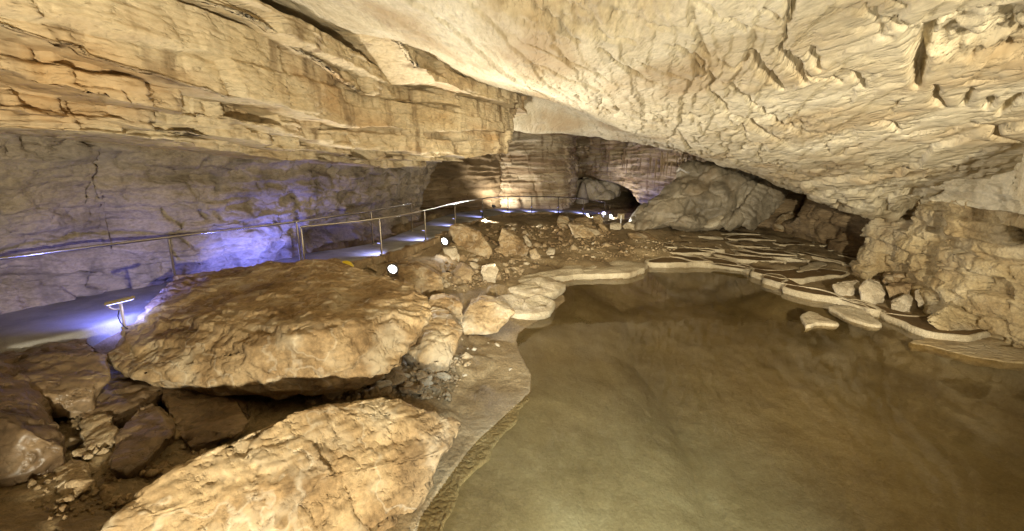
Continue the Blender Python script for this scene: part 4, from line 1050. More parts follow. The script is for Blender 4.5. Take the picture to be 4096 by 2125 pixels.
# the main rim of the pool, in three dams
terrace([(2600, 1052), (2690, 1050), (2760, 1052), (2830, 1050), (2900, 1056), (2990, 1068), (3012, 1082)], .2, .30, 1.2, 811, 'straight rimstone dam at the far end of the pool')
terrace([(3012, 1070), (3020, 1090), (3070, 1104), (3130, 1114), (3190, 1119), (3300, 1105), (3420, 1095)], .2, .30, 1.3, 821, 'rimstone dam with a torn crust patch beyond the pool corner')
terrace([(3150, 1112), (3122, 1124), (3128, 1140), (3165, 1156), (3240, 1172), (3330, 1190), (3400, 1203), (3462, 1218), (3478, 1236), (3540, 1242)], .2, .30, 1.0, 831, 'long pebbly rimstone dam between the pool and the ochre wall')
terrace([(3528, 1238), (3534, 1256), (3600, 1280), (3650, 1305), (3720, 1326), (3800, 1338), (3900, 1342), (3960, 1325), (4100, 1312)], .16, .28, 1.3, 841, 'rounded rimstone bay curving to the foot of the ochre wall')
# left lobes
plate('calcite_crust', [at_z(u, v, .2)[:2] for u, v in [(2020, 1135), (2140, 1120), (2330, 1092), (2480, 1096), (2560, 1082), (2594, 1063), (2580, 1050), (2480, 1040), (2350, 1045), (2230, 1075), (2100, 1100)]], .2, .3, 851, 'pale rippled crust lobe pushing into the far end of the pool', cat='calcite crust', lumps=.08, undulate=.03)
plate('calcite_crust', [at_z(u, v, .22)[:2] for u, v in [(2020, 1165), (2100, 1130), (2160, 1105), (2220, 1118), (2262, 1130), (2256, 1155), (2210, 1180), (2120, 1185)]], .24, .26, 861, 'upper bright crust lobe on the muddy bank opposite the dams', cat='calcite crust', lumps=.12, undulate=.05)
plate('calcite_crust', [at_z(u, v, .2)[:2] for u, v in [(1960, 1195), (2040, 1172), (2130, 1175), (2205, 1190), (2228, 1208), (2215, 1240), (2130, 1262), (2050, 1256), (1990, 1235)]], .2, .24, 871, 'lower bright crust lobe with a scalloped rim on the muddy bank', cat='calcite crust', lumps=.14, undulate=.04, basin=None)
plate('calcite_crust', [at_z(u, v, .07)[:2] for u, v in [(3210, 1255), (3225, 1243), (3260, 1248), (3300, 1270), (3360, 1293), (3300, 1292), (3250, 1290), (3228, 1305), (3214, 1300), (3222, 1280)]], .07, .2, 881, 'small forked crust islet standing in the pool', cat='calcite crust', lumps=.05)
plate('calcite_crust', [at_z(u, v, .08)[:2] for u, v in [(3308, 1226), (3370, 1212), (3470, 1240), (3545, 1295), (3500, 1300), (3420, 1285)]], .08, .2, 891, 'leaf-shaped crust slab beside the pebbly dam', cat='calcite crust', lumps=.06)
plate('calcite_crust', [at_z(u, v, .10)[:2] for u, v in [(3185, 1105), (3240, 1092), (3300, 1075), (3295, 1060), (3250, 1058), (3230, 1072), (3190, 1090)]], .235, .06, 895, 'torn flat crust lying in a brown basin', cat='calcite crust')
plate('calcite_crust', [at_z(u, v, .01)[:2] for u, v in [(1380, 2260), (1560, 2060), (1700, 1880), (1800, 1740), (1880, 1660), (1990, 1580), (2110, 1500), (2140, 1560), (2060, 1680), (1960, 1790), (1860, 1930), (1770, 2125), (1720, 2260)]], -.014, .10, 897,
      'pale grey crust shelf along the near waterline', cat='calcite crust', lumps=.012, undulate=.006)
plate('calcite_crust', [at_z(u, v, .0)[:2] for u, v in [(3630, 1372), (3700, 1380), (3800, 1405), (3950, 1445), (4110, 1462), (4200, 1400), (4096, 1345), (3850, 1340), (3720, 1350)]], .012, .2, 899, 'thin ledge at water level below the rounded bay', cat='calcite crust', mat='rightwall', lumps=.01)


# flowstone mound: fused lumps
def lump_mesh(name, blobs, voxel, seed, amp=.04, o0=(0, 0, 0)):
    bm = bmesh.new()
    for (x, y, z, rx, ry, rz, rot) in blobs:
        mt = Matrix.Translation((x - o0[0], y - o0[1], z - o0[2])) @ Matrix.Rotation(rot, 4, 'Y') @ Matrix.Diagonal((rx, ry, rz, 1))
        bmesh.ops.create_icosphere(bm, subdivisions=4, radius=1, matrix=mt)
    me0 = bpy.data.meshes.new(name); bm.to_mesh(me0); bm.free()
    tmp = bpy.data.objects.new('tmp', me0); COL.objects.link(tmp)
    md = tmp.modifiers.new('r', 'REMESH'); md.mode = 'VOXEL'; md.voxel_size = voxel
    sm = tmp.modifiers.new('s', 'SMOOTH'); sm.iterations = 18; sm.factor = .5
    dg = bpy.context.evaluated_depsgraph_get()
    me = bpy.data.meshes.new_from_object(tmp.evaluated_get(dg)); me.name = name
    bpy.data.objects.remove(tmp); bpy.data.meshes.remove(me0)
    n = len(me.vertices)
    V = np.zeros(n * 3, np.float32); me.vertices.foreach_get('co', V); V = V.reshape(-1, 3)
    Nn = np.zeros(n * 3, np.float32); me.vertices.foreach_get('normal', Nn); Nn = Nn.reshape(-1, 3)
    rdg = 1 - np.abs(fbm(V * np.array([1.3, 1.3, .5]) + .4 * fbm(V, .8, 2, seed + 5)[:, None], 1.4, 4, seed + 4)) * 2
    d = fbm(V, .9, 4, seed) * amp * 1.6 + rdg * amp * .8 + fbm(V * np.array([2.2, 2.2, .7]), 1.6, 3, seed + 1) * amp
    if amp > .05:      # tilted slabs and broken shoulders on the big masses
        w1, w2, wi = worley(np.stack([V[:, 0] * .55 + V[:, 2] * .5, V[:, 1] * .6, V[:, 2] * 1.1 - V[:, 0] * .45], -1) + .25 * fbm(V, 1.1, 3, seed + 7)[:, None], seed + 6)
        d = d + (wi - .5) * .34 - .10 * np.exp(-((w2 - w1) / .05) ** 2)
    V = V + Nn * d[:, None]
    me.vertices.foreach_set('co', V.ravel()); me.update()
    me.polygons.foreach_set('use_smooth', np.ones(len(me.polygons), bool))
    return me


def blob(u, v, Y, ru, rv, ry, rot=0):
    a = at_y(u, v, Y); k = Y / FPX
    return (a[0], a[1], a[2], ru * k, ry, rv * k, rot)


mb = [blob(2640, 860, 24.0, 130, 70, 1.5, -.5), blob(2740, 790, 24.3, 120, 80, 1.5, -.6), blob(2840, 720, 24.3, 75, 75, 1.2, 0), blob(2950, 700, 24.2, 75, 70, 1.2), blob(2930, 760, 23.6, 80, 80, 1.1), blob(2840, 810, 23.4, 110, 80, 1.2, -.3),
      blob(2720, 880, 23.2, 110, 45, 1.3), blob(3040, 720, 24.0, 70, 80, 1.2), blob(3040, 790, 23.3, 70, 75, .9, .0), blob(3090, 740, 23.6, 60, 60, 1.0), blob(2990, 830, 22.9, 60, 50, .8, -.4), blob(2880, 880, 22.9, 100, 35, 1.0, -.35), blob(2600, 895, 23.3, 80, 30, 1.2, -.3),
      blob(2770, 700, 24.8, 60, 60, 1.0), blob(3000, 650, 24.8, 90, 45, 1.2)]
o0 = np.array([blob(2820, 900, 23.6, 1, 1, 1)[0], 23.6, .4])
me = lump_mesh('flowstone_mound', mb, .06, 901, .07, o0)
ob = add('flowstone_mound', me, M['flow'], label='big grey flowstone mound under the low ceiling beside the far passage', category='flowstone'); ob.location = o0
# pale drip cone at its foot
o0 = at_y(2850, 900, 22.4)
me = lump_mesh('drip_cone', [blob(2850, 895, 22.4, 36, 20, .5, -.5), blob(2880, 880, 22.5, 22, 22, .4, -.5), blob(2835, 905, 22.3, 28, 10, .4)], .03, 905, .02, o0)
ob = add('drip_cone', me, M['palestone'], label='small pale drip cone at the foot of the grey mound', category='flowstone'); ob.location = o0
# stalagmite and flowstone in the far passage
def lathe_mesh(name, prof, seg=14, seed=0, wob=.06):
    a = np.linspace(0, 2 * np.pi, seg, endpoint=False)
    G = np.array([[(r * (1 + wob * math.sin(3 * t + seed + z * 4)) * math.cos(t), r * (1 + wob * math.cos(2 * t + seed - z * 3)) * math.sin(t), z) for t in a] for r, z in prof])
    return mesh_from(name, G, grid_faces(len(prof), seg, wrap=True))


a = at_y(2330, 795, 36)
ob = add('stalagmite', lathe_mesh('stalagmite', [(.55, -.6), (.5, 0), (.36, .5), (.26, .9), (.16, 1.2), (.05, 1.32), (.0, 1.34)], 18, 3), M['flow'], label='pointed brown stalagmite standing in the far passage', category='stalagmite'); ob.location = a
a = at_y(2370, 770, 40)
me = lump_mesh('flowstone_bank', [blob(2350, 765, 40, 60, 45, 1.5), blob(2420, 760, 41, 60, 40, 1.5), blob(2300, 800, 39, 40, 30, 1.2), blob(2400, 790, 39.5, 60, 25, 1.2)], .12, 911, .1, a)
ob = add('flowstone_bank', me, M['palestone'], label='lit cream flowstone bank deep in the far passage', category='flowstone'); ob.location = a

# stalactites on the back wall
random.seed(5)
sp = [lathe_mesh('stalactite', [(.11, .25), (.10, 0), (.07, -.35), (.045, -.8), (.025, -1.15), (.0, -1.3)], 8, k, .12) for k in range(4)]
for me in sp: me.materials.append(M['brownwall'])
for k in range(26):
    u = random.choice([random.uniform(2480, 2520), random.uniform(2560, 2660), random.uniform(2640, 2740), random.uniform(2400, 2440), random.uniform(2700, 2900)])
    Yd = np.interp(u, [2350, 2440, 2540, 2600, 2680, 2800, 2920], [36.0, 33.5, 31.0, 29.3, 28.0, 26.6, 25.4]) - .75
    v = random.uniform(590, 640) + (u - 2400) * .10
    a = at_y(u, v, Yd)
    o = add('stalactite', sp[k % 4], None, label='thin brown stalactite hanging on the striped back wall', category='stalactite', group='stalactites on the striped back wall')
    o.location = a; sc = random.uniform(.45, .95); o.scale = (sc * .7, sc * .7, sc * random.uniform(.7, 1.5))


# ------------------------------------------------------------------ scattered stones
def stone_mesh(seed, sub=True):
    rnd = random.Random(seed)
    pts = []
    sx, sy, sz = rnd.uniform(.8, 1.2), rnd.uniform(.6, .9), rnd.uniform(.4, .7)
    for _ in range(16):
        p = Vector((rnd.gauss(0, 1), rnd.gauss(0, 1), rnd.gauss(0, 1))).normalized() * rnd.uniform(.8, 1.05)
        pts.append((p.x * sx, p.y * sy, p.z * sz + .25))
    bm = bmesh.new()
    for p in pts: bm.verts.new(p)
    r = bmesh.ops.convex_hull(bm, input=bm.verts[:])
    junk = [g for g in r.get('geom_interior', []) + r.get('geom_unused', []) if isinstance(g, bmesh.types.BMVert)]
    junk = list({v for v in junk if v.is_valid})
    if junk: bmesh.ops.delete(bm, geom=junk, context='VERTS')
    bmesh.ops.dissolve_limit(bm, angle_limit=.25, verts=bm.verts[:], edges=bm.edges[:])
    bmesh.ops.bevel(bm, geom=bm.edges[:], offset=.05, segments=1, affect='EDGES', clamp_overlap=True)
    bmesh.ops.triangulate(bm, faces=bm.faces[:])
    me = bpy.data.meshes.new('stone'); bm.to_mesh(me); bm.free()
    return me


SM = [stone_mesh(k) for k in range(14)]
SMP = [m_.copy() for m_ in SM[:6]]
for m_ in SM: m_.materials.append(M['stone'])
for m_ in SMP: m_.materials.append(M['palestone'])
rnd = random.Random(77)


def scatter(px_poly, count, zguess, size, label, group, pale=.2, ids=[0]):
    us = [p[0] for p in px_poly]; vs = [p[1] for p in px_poly]
    k = 0; tries = 0
    poly = np.array(px_poly, float)
    while k < count and tries < count * 20:
        tries += 1
        u, v = rnd.uniform(min(us), max(us)), rnd.uniform(min(vs), max(vs))
        if not inside(np.array(u), np.array(v), poly): continue
        a = at_z(u, v, zguess)
        z = floor_z(a[0], a[1])
        a = at_z(u, v, z); z = floor_z(a[0], a[1])
        if bool(inside(np.array(a[0]), np.array(a[1]), PATHPOLY)): continue
        s_ = size * min(2.0, math.exp(rnd.gauss(0, .5)))
        o = add('stone', rnd.choice(SMP if rnd.random() < pale else SM), None, label=label, category='stone', group=group)
        o.location = (a[0], a[1], z - .02 * s_); o.scale = (s_, s_, s_)
        o.rotation_euler = (rnd.uniform(-.5, .5), rnd.uniform(-.5, .5), rnd.uniform(0, 6.28))
        k += 1


scatter([(1180, 1600), (1560, 1440), (1640, 1480), (1800, 1490), (1780, 1600), (1500, 1580), (1250, 1620)], 48, .42, .13, 'broken brown stone in the gully between the great boulder and the ridged slab', 'stones in the gully')
scatter([(1640, 1060), (1900, 1000), (2080, 1040), (2140, 1080), (1980, 1150), (1760, 1170), (1640, 1160)], 52, .55, .13, 'broken stone on the muddy slope below the spotlights', 'stones on the slope below the spotlights', pale=.3)
scatter([(1900, 900), (2200, 900), (2420, 930), (2350, 1000), (2150, 1010), (1980, 960)], 26, .6, .13, 'loose stone below the dry stone retaining wall', 'stones below the retaining wall', pale=.25)
scatter([(0, 1420), (250, 1380), (500, 1330), (560, 1340), (430, 1420), (200, 1430), (0, 1500)], 40, 1.25, .09, 'blue-lit rubble stone along the path edge', 'rubble along the path edge', pale=.4)
scatter([(250, 1640), (600, 1580), (1000, 1700), (800, 1800), (500, 2000), (200, 2050), (150, 1900)], 34, .65, .08, 'small stone on the floor of the dark pit', 'stones on the pit floor', pale=.2)
scatter([(1780, 1330), (2060, 1350), (2080, 1480), (1900, 1560), (1800, 1480)], 12, .12, .05, 'small pale pebble on the mud bank by the pool', 'pebbles on the mud bank', pale=.7)
scatter([(2150, 1010), (2400, 1000), (2600, 1000), (2560, 1035), (2200, 1060)], 22, .3, .08, 'small stone among the pale mud ripples', 'stones among the mud ripples', pale=.3)
scatter([(3500, 1130), (3740, 1150), (3760, 1230), (3560, 1210)], 16, .15, .10, 'broken stone heaped at the foot of the ochre wall', 'stones at the ochre wall', pale=.4)
scatter([(1480, 930), (1640, 880), (1700, 860), (1640, 900), (1520, 960)], 14, 1.35, .16, 'loose stone along the wall side of the path', 'stones along the wall', pale=.2)
scatter([(1250, 1100), (1500, 1060), (1540, 1090), (1350, 1120)], 14, 1.1, .12, 'rubble stone between path and boulder', 'rubble between path and boulder', pale=.2)
# stones lying on the great boulder
for u, v, Yd, s_ in [(1000, 1130, 8.3, .09), (1050, 1120, 8.4, .13), (960, 1125, 8.3, .07), (880, 1150, 8.0, .10), (1085, 1115, 8.5, .08)]:
    a = at_y(u, v, Yd)
    o = add('stone', rnd.choice(SMP), None, label='small pale stone lying on top of the great ochre boulder', category='stone', group='stones on the great boulder')
    o.location = a - np.array([0, 0, .05]); o.scale = (s_,) * 3; o.rotation_euler = (0, 0, rnd.uniform(0, 6))

# gravel and chips nobody could count
def gravel(px_poly, count, zg, size, label, mat='stone'):
    rg = np.random.default_rng(len(px_poly) * 7 + count)
    poly = np.array(px_poly, float)
    u = rg.uniform(poly[:, 0].min(), poly[:, 0].max(), count * 4); v = rg.uniform(poly[:, 1].min(), poly[:, 1].max(), count * 4)
    ok = inside(u, v, poly); u, v = u[ok][:count], v[ok][:count]
    base = np.array([(1, 0, 0), (-1, .1, 0), (0, 1, .1), (.1, -1, 0), (.1, 0, .8), (0, .1, -.6)], float)
    tri = np.array([(0, 2, 4), (2, 1, 4), (1, 3, 4), (3, 0, 4), (2, 0, 5), (1, 2, 5), (3, 1, 5), (0, 3, 5)])
    VV, FF = [], []
    for k, (a_, b_) in enumerate(zip(u, v)):
        p = at_z(a_, b_, zg); z = floor_z(p[0], p[1]); p = at_z(a_, b_, z); z = floor_z(p[0], p[1])
        if bool(inside(np.array(p[0]), np.array(p[1]), PATHPOLY)): continue
        sz = size * math.exp(rg.normal(0, .55)); an = rg.uniform(0, 6.28)
        q = base * rg.uniform(.6, 1.3, base.shape) * sz
        c_, s_ = math.cos(an), math.sin(an)
        q = np.stack([q[:, 0] * c_ - q[:, 1] * s_, q[:, 0] * s_ + q[:, 1] * c_, q[:, 2]], 1) + np.array([p[0], p[1], z + sz * .2])
        FF.append(tri + 6 * len(VV)); VV.append(q)
    if VV: add('gravel', mesh_from('gravel', np.vstack(VV), np.vstack(FF), 3, False), M[mat], kind='stuff', label=label)


gravel([(1640, 1060), (1900, 990), (2100, 1030), (2200, 1080), (2000, 1150), (1760, 1180), (1640, 1160)], 900, .55, .035, 'gravel and chips on the slope below the spotlights')
gravel([(1900, 900), (2200, 900), (2450, 930), (2500, 1000), (2200, 1030), (1980, 980)], 700, .6, .05, 'gravel below the dry stone retaining wall')
gravel([(1180, 1610), (1560, 1430), (1700, 1470), (1900, 1440), (1800, 1610), (1500, 1590)], 600, .42, .03, 'chips in the gully beside the great boulder')
gravel([(0, 1400), (250, 1370), (540, 1310), (480, 1420), (200, 1430), (0, 1500)], 500, 1.25, .03, 'chips along the near path edge')
gravel([(250, 1640), (600, 1580), (1000, 1700), (800, 1850), (500, 2050), (200, 2100), (100, 1950)], 500, .65, .025, 'chips on the floor of the dark pit')
gravel([(2250, 960), (2700, 940), (2700, 1040), (2250, 1050)], 400, .3, .035, 'small chips among the mud ripples')

# ------------------------------------------------------------------ dry stone retaining wall under the path edge
seg = OUTC
L_ = np.r_[0, np.cumsum(np.linalg.norm(np.diff(seg, axis=0), axis=1))]
s0 = L_[np.argmin(np.abs(seg[:, 1] - 11.6) + np.abs(seg[:, 0] + 5) * .2)]
rw = empty('retaining_wall', (0, 0, 0), 'low dry stone wall holding the outer edge of the footpath', 'stone wall')
blocks_ = []
for k in range(10):
    r2 = random.Random(900 + k)
    pts = [(sx * r2.uniform(.42, .5), sy * r2.uniform(.4, .5), sz * r2.uniform(.40, .5)) for sx in (-1, 1) for sy in (-1, 1) for sz in (-1, 1)] + [(r2.uniform(-.3, .3), -.55, r2.uniform(-.3, .3)), (r2.uniform(-.4, .4), -.5, .45)]
    me = hull_mesh('stone', [Vector(p) for p in pts], L=.6, seed=k + 1, amp=.03, blk=.03, bevel=.07, fine=.02)
    me.materials.append(M['stone']); blocks_.append(me)
first = None
for row in range(3):
    s_ = s0 + row * .17
    while s_ < L_[-1] - .4:
        wdt = rnd.uniform(.28, .62); hgt = rnd.uniform(.2, .28)
        x = np.interp(s_ + wdt / 2, L_, seg[:, 0]); y = np.interp(s_ + wdt / 2, L_, seg[:, 1]); z = np.interp(s_ + wdt / 2, L_, seg[:, 2])
        x2 = np.interp(s_ + wdt / 2 + .1, L_, seg[:, 0]); y2 = np.interp(s_ + wdt / 2 + .1, L_, seg[:, 1])
        ang = math.atan2(y2 - y, x2 - x)
        nx, ny = math.sin(ang), -math.cos(ang)
        o = add('stone', rnd.choice(blocks_), None, rw)
        o.location = (x + nx * (.02 + .05 * row), y + ny * (.02 + .05 * row), z - .14 - row * .23 + rnd.uniform(-.02, .02))
        o.scale = (wdt * 1.02, .34, hgt * 1.12); o.rotation_euler = (rnd.uniform(-.06, .06), rnd.uniform(-.06, .06), ang + rnd.uniform(-.08, .08))
        s_ += wdt


# ------------------------------------------------------------------ railings
def tube_mesh(name, pts, r, seg=10):
    pts = [Vector(p) for p in pts]
    rings = []
    prev = None
    for i, p in enumerate(pts):
        d = (pts[min(i + 1, len(pts) - 1)] - pts[max(i - 1, 0)]).normalized()
        a = d.orthogonal().normalized() if prev is None else (prev - d * prev.dot(d)).normalized()
        prev = a; b = d.cross(a)
        rings.append([tuple(p + (a * math.cos(t) + b * math.sin(t)) * r) for t in np.linspace(0, 2 * math.pi, seg, endpoint=False)])
    G = np.array(rings)
    F_ = grid_faces(len(pts), seg, wrap=True)
    me = mesh_from(name, G, F_)
    return me


def railing(name, bases, label, H=1.0, led=None, extra_start=None, r_top=.029, r_post=.026):
    bases = [Vector(b) for b in bases]
    root = empty(name, bases[0], label, 'railing')
    o0 = bases[0]
    tops = [b + Vector((0, 0, H)) - o0 for b in bases]
    line = ([Vector(extra_start) - o0] if extra_start is not None else []) + tops
    cu = chaikin(np.array([tuple(t) for t in line]), 1)
    add('top_rail', tube_mesh('top_rail', cu, r_top), M['steel'], root)
    pm = lathe_mesh('post', [(0.0, -.02), (.065, -.02), (.065, .012), (r_post, .014), (r_post, H - .06), (.016, H - .05), (.016, H - .01)], 12, 0, 0)
    pm.materials.append(M['steel'])
    for b in bases:
        o = add('post', pm, None, root); o.location = b - o0
    return root


A_b = [at_z(708, 1148, 1.4), at_z(1203, 1050, 1.4), at_z(1493, 977, 1.38), at_z(1650, 924, 1.34)]
startA = at_z(-260, 1046, 2.42)
A_b = [Vector(a) for a in A_b]
railing('handrail', [at_z(-150, 1330, 1.4)] + A_b, 'steel handrail on the wall side of the path', H=1.06, extra_start=None)
B_b = [at_z(1220, 1068, 1.4), at_z(1527, 1019, 1.4), at_z(1703, 961, 1.36), at_z(1821, 905, 1.24), at_z(1931, 870, 1.08)] + [at_y(u, v, Yd) for u, v, Yd in [(2032, 850, 27.7), (2127, 850, 28.7), (2233, 850, 29.5), (2333, 856, 30.0), (2417, 868, 30.4)]]
rb = railing('handrail', B_b, 'steel handrail curving along the outer edge of the path above the dry stone wall', H=1.0)
C_b = [at_y(2330, 868, 35), at_y(2386, 866, 34.5), at_y(2437, 866, 33.0)]
railing('handrail', C_b, 'short steel handrail stepping down behind the outer railing', H=.85)
D_b = [at_y(2317, 835, 40), at_y(2348, 822, 41), at_y(2385, 815, 42), at_y(2424, 815, 42), at_y(2465, 815, 42)]
railing('handrail', D_b, 'distant steel handrail deep in the far passage', H=.95)

# small LED lamps clamped to the outer posts, shining on the path
ledbox = bpy.data.meshes.new('led_lamp'); bm = bmesh.new()
bmesh.ops.create_cube(bm, size=1, matrix=Matrix.Diagonal((.10, .05, .03, 1))); bmesh.ops.bevel(bm, geom=bm.edges[:], offset=.008, segments=2, affect='EDGES'); bm.to_mesh(ledbox); bm.free(); ledbox.materials.append(M['brass'])
ledface = bpy.data.meshes.new('led_strip'); bm = bmesh.new(); bmesh.ops.create_cube(bm, size=1, matrix=Matrix.Diagonal((.08, .035, .006, 1))); bm.to_mesh(ledface); bm.free(); ledface.materials.append(M['led'])


def led(parent, o0, p, towards, watts, color=(.42, .45, 1.0), spot=120, target=None):
    p = Vector(p); t = Vector(towards)
    d = (t - p); d.z = 0; d.normalize()
    pos = p + d * .07 + Vector((0, 0, .34))
    b = add('led_lamp', ledbox, None, parent); b.location = pos - Vector(o0); b.rotation_euler = (0, 0, math.atan2(d.y, d.x))
    f_ = add('led_strip', ledface, None, b); f_.location = (0.01, 0, -.019)
    ld = bpy.data.lights.new('led', 'SPOT'); ld.energy = watts; ld.color = color; ld.spot_size = math.radians(spot); ld.spot_blend = .8; ld.shadow_soft_size = .03
    lo = bpy.data.objects.new('led', ld); COL.objects.link(lo); lo.parent = b; lo.location = (.03, 0, -.05)
    dd = Vector(target) - pos if target is not None else d * .9 + Vector((0, 0, -1))
    lo.rotation_euler = (Matrix.Rotation(-math.atan2(d.y, d.x), 3, 'Z') @ dd).to_track_quat('-Z', 'Y').to_euler()


cen = [(B_b[i] + np.array([-.9, .5, 0])) for i in range(len(B_b))]
for i, b in enumerate(B_b):
    if i in (0,): continue
    tw = b + (np.array([-1, .6, 0]) if i < 5 else np.array([-.3, 1, 0]))
    led(rb, Vector(B_b[0]), b, tw, 60 if i < 5 else 80, color=(.36, .40, 1.0))

# T-shaped path lamp at the left
def path_lamp(base, face, label, watts):
    root = empty('path_lamp', base, label, 'path lamp')
    add('post', lathe_mesh('post', [(0, -.05), (.05, -.05), (.05, .01), (.022, .012), (.022, .42), (.0, .42)], 12, 0, 0), M['brass'], root)
    h = bpy.data.meshes.new('lamp_head'); bm = bmesh.new()
    bmesh.ops.create_cube(bm, size=1, matrix=Matrix.Diagonal((.44, .09, .05, 1))); bmesh.ops.bevel(bm, geom=bm.edges[:], offset=.014, segments=2, affect='EDGES'); bm.to_mesh(h); bm.free()
    hd = add('lamp_head', h, M['brass'], root); hd.location = (0, 0, .44); hd.rotation_euler = (0, -.22, face)
    s_ = bpy.data.meshes.new('led_strip'); bm = bmesh.new(); bmesh.ops.create_cube(bm, size=1, matrix=Matrix.Diagonal((.38, .06, .006, 1))); bm.to_mesh(s_); bm.free()
    st_ = add('led_strip', s_, M['led'], hd); st_.location = (0, 0, -.03)
    add('arm', tube_mesh('arm', [(0, 0, .30), (-.10, -.01, .29), (-.17, -.01, .32), (-.20, 0, .40)], .011, 8), M['brass'], root)
    add('cable', tube_mesh('cable', [(-.01, -.03, .29), (-.03, -.05, .2), (.0, -.06, .1), (.05, -.06, .02), (.1, -.07, .0)], .008, 6), M['cable'], root)
    ld = bpy.data.lights.new('led', 'AREA'); ld.shape = 'RECTANGLE'; ld.size = .38; ld.size_y = .06; ld.energy = watts; ld.color = (.45, .48, 1.0)
    lo = bpy.data.objects.new('led', ld); COL.objects.link(lo); lo.parent = hd; lo.location = (0, .05, -.045); lo.rotation_euler = (.35, 0, 0)
    l2 = bpy.data.lights.new('led', 'SPOT'); l2.energy = 220; l2.color = (.18, .21, 1.0); l2.spot_size = math.radians(150); l2.spot_blend = 1; l2.shadow_soft_size = .08
    q = bpy.data.objects.new('led', l2); COL.objects.link(q); q.parent = hd; q.location = (-.1, .07, -.03)
    q.rotation_euler = Vector((-.55, .75, -.15)).to_track_quat('-Z', 'Y').to_euler()
    return root


path_lamp(at_z(500, 1308, 1.4), .1, 'T-shaped path lamp with a brass head on the near path edge', 4)
# blue lamps low at the wall side
def wall_led(base, target, watts, label, color=(.17, .20, 1.0), spot=150):
    root = empty('blue_lamp', base, label, 'blue lamp', 'blue lamps along the path')
    b = add('housing', ledbox, None, root); b.location = (0, 0, .05); b.rotation_euler = (0, 0, .4); b.scale = (1.2, 1.2, 1.2)
    f_ = add('led_strip', ledface, None, root); f_.location = (0, 0, .075)
    ld = bpy.data.lights.new('led', 'SPOT'); ld.energy = watts; ld.color = color; ld.spot_size = math.radians(spot); ld.spot_blend = 1.0; ld.shadow_soft_size = .05
    lo = bpy.data.objects.new('led', ld); COL.objects.link(lo); lo.parent = root; lo.location = (0, 0, .12)
    lo.rotation_euler = (Vector(target) - Vector(base)).to_track_quat('-Z', 'Y').to_euler()


for uu, vv, tx, ty in [(640, 1212, -7.9, 9.0), (830, 1152, -7.5, 10.2), (1000, 1112, -6.8, 11.2), (1130, 1085, -6.3, 12.2)]:
    wall_led(at_z(uu, vv, 1.42), (tx, ty, 1.8), 230, 'blue lamp on the path hidden behind the great boulder')
wall_led(at_y(2395, 858, 30.6), (11, 36, 3.0), 110, 'blue lamp at the far end of the outer railing', spot=160)
wall_led(at_y(2545, 880, 27.5), tuple(at_y(2590, 800, 29.5)), 160, 'blue lamp behind the grey mound', spot=150)

# ------------------------------------------------------------------ white spotlights seen in the picture
def seen_spot(u, v, Yd, target, watts, label, color=WHITE, spill=60, cone=150):
    a = at_y(u, v, Yd)
    r = flood_lamp('spotlight', a, target, watts, color, cone, label, blend=.8, radius=.07, size=.115 if Yd < 20 else .10)
    # spill from the lower rim of the lamp on the ground in front of it
    ld = bpy.data.lights.new('spill', 'SPOT'); ld.energy = spill; ld.color = (1, .97, .88); ld.spot_size = math.radians(120); ld.spot_blend = .8; ld.shadow_soft_size = .05
    lo = bpy.data.objects.new('spill', ld); COL.objects.link(lo); lo.parent = r; lo.location = (0, 0, -.12)
    down = Vector((a[0] * -.02, -1.0, -.9))
    lo.rotation_euler = (r.rotation_euler.to_matrix().inverted() @ down).to_track_quat('-Z', 'Y').to_euler()


seen_spot(1570, 1077, 11.4, (0.5, 7.0, 5.6), 1000, 'bright white spotlight low on the dark wet rock', spill=60, cone=125)
seen_spot(1778, 966, 14.6, (3.6, 10.2, 5.4), 2300, 'bright white spotlight on the rubble above the flat-topped block', spill=45, cone=125)
seen_spot(1937, 882, 23.0, (5.5, 14.0, 4.4), 2200, 'white spotlight at the bend of the dry stone wall', spill=200)
seen_spot(2173, 872, 27.6, (8.0, 17.0, 3.4), 2200, 'white spotlight in the middle of the far dry stone wall', spill=260)
seen_spot(2350, 863, 28.8, (10.5, 18.0, 2.6), 1500, 'white spotlight above the rubbly rock at the far railing', spill=220)
seen_spot(2443, 865, 29.2, (9, 24, 1.0), 120, 'tiny white spotlight beyond the end of the far railing', spill=40)
seen_spot(2416, 855, 30.6, (6, 27, .8), 20, 'small blue-white lamp at the last post of the outer railing', color=(.5, .55, 1), spill=10)
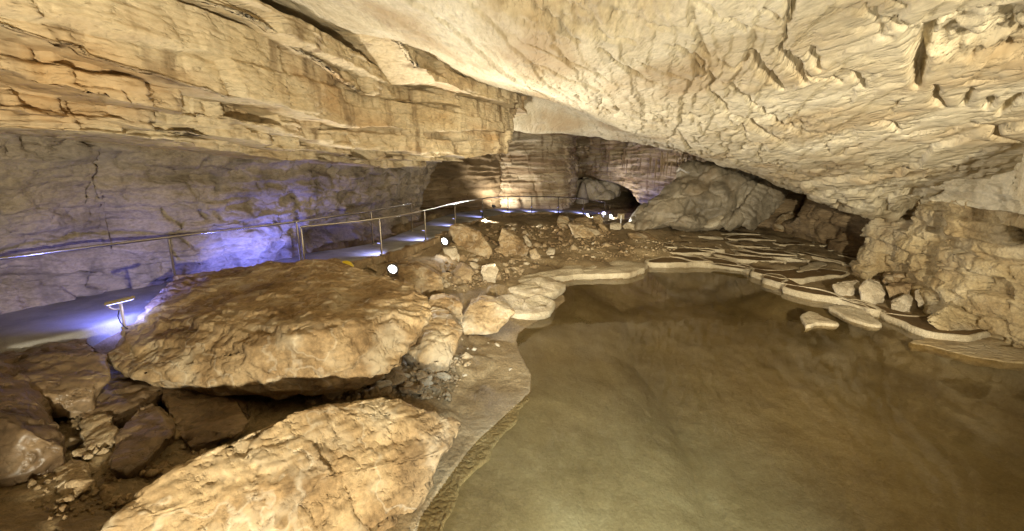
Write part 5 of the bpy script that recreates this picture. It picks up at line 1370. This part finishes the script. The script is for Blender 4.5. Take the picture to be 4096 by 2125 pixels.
# warm lamps behind the path lighting the pillar wall and the far passage
flood_lamp('floodlight', at_y(1975, 825, 30.3), at_y(2020, 690, 32.0), 520, (1, .94, .82), 150, 'warm floodlight on the ground washing the pale pillar wall', radius=.06, size=.1)
flood_lamp('floodlight', at_y(2425, 828, 36.6), at_y(2370, 765, 40), 1500, (1, .86, .55), 130, 'warm floodlight lighting the flowstone in the far passage', radius=.06, size=.1)
flood_lamp('floodlight', at_y(2440, 848, 31.5), at_y(2560, 640, 31), 420, (1, .86, .62), 120, 'warm floodlight washing the striped back wall', radius=.06, size=.1)

for root, sz in FIXTURES:
    body = lathe_mesh('housing', [(0.0, sz * 1.1), (sz * .55, sz * 1.05), (sz * .8, sz * .6), (sz * 1.15, sz * .1), (sz * 1.35, 0), (sz * 1.35, -.03), (sz * 1.05, -.03), (sz * .9, .012)], 20, 0, 0)
    add('housing', body, M['dark'], root)
    ln = lathe_mesh('lens', [(sz * .92, .006), (sz * .75, -.015), (sz * .4, -.03), (0, -.034)], 20, 0, 0)
    warm = root.name.startswith('floodlight')
    add('lens', ln, M['lenswarm'] if warm else M['lens'], root)
    add('bracket', tube_mesh('bracket', [(-sz * 1.05, 0, sz * .4), (-sz * 1.15, -sz * .9, sz * .5), (-sz * .7, -sz * 1.5, sz * .5), (sz * .7, -sz * 1.5, sz * .5), (sz * 1.15, -sz * .9, sz * .5), (sz * 1.05, 0, sz * .4)], .012, 6), M['dark'], root)

# yellow dome behind the boulder and the small board
a = at_y(1378, 1052, 10.2)
ob = add('yellow_dome', lathe_mesh('yellow_dome', [(.21, -.30), (.21, -.02), (.20, .06), (.16, .13), (.09, .175), (0, .19)], 20, 0, 0), M['yellow'], label='yellow plastic dome half hidden behind the great boulder', category='lamp cover'); ob.location = a - np.array([0, 0, .14])
a = at_y(2483, 893, 23.5)
sg = empty('notice_board', a, 'small square board on a white stake beyond the terraces', 'sign')
b_ = bpy.data.meshes.new('board'); bm = bmesh.new(); bmesh.ops.create_cube(bm, size=1, matrix=Matrix.Diagonal((.34, .02, .26, 1))); bm.to_mesh(b_); bm.free()
o = add('board', b_, M['sign'], sg); o.location = (0, .03, .36)
b_ = bpy.data.meshes.new('stake'); bm = bmesh.new(); bmesh.ops.create_cube(bm, size=1, matrix=Matrix.Diagonal((.035, .02, .42, 1))); bm.to_mesh(b_); bm.free()
o = add('stake', b_, plain_mat('white_stake', (.75, .75, .72), .6), sg); o.location = (0, 0, .2)
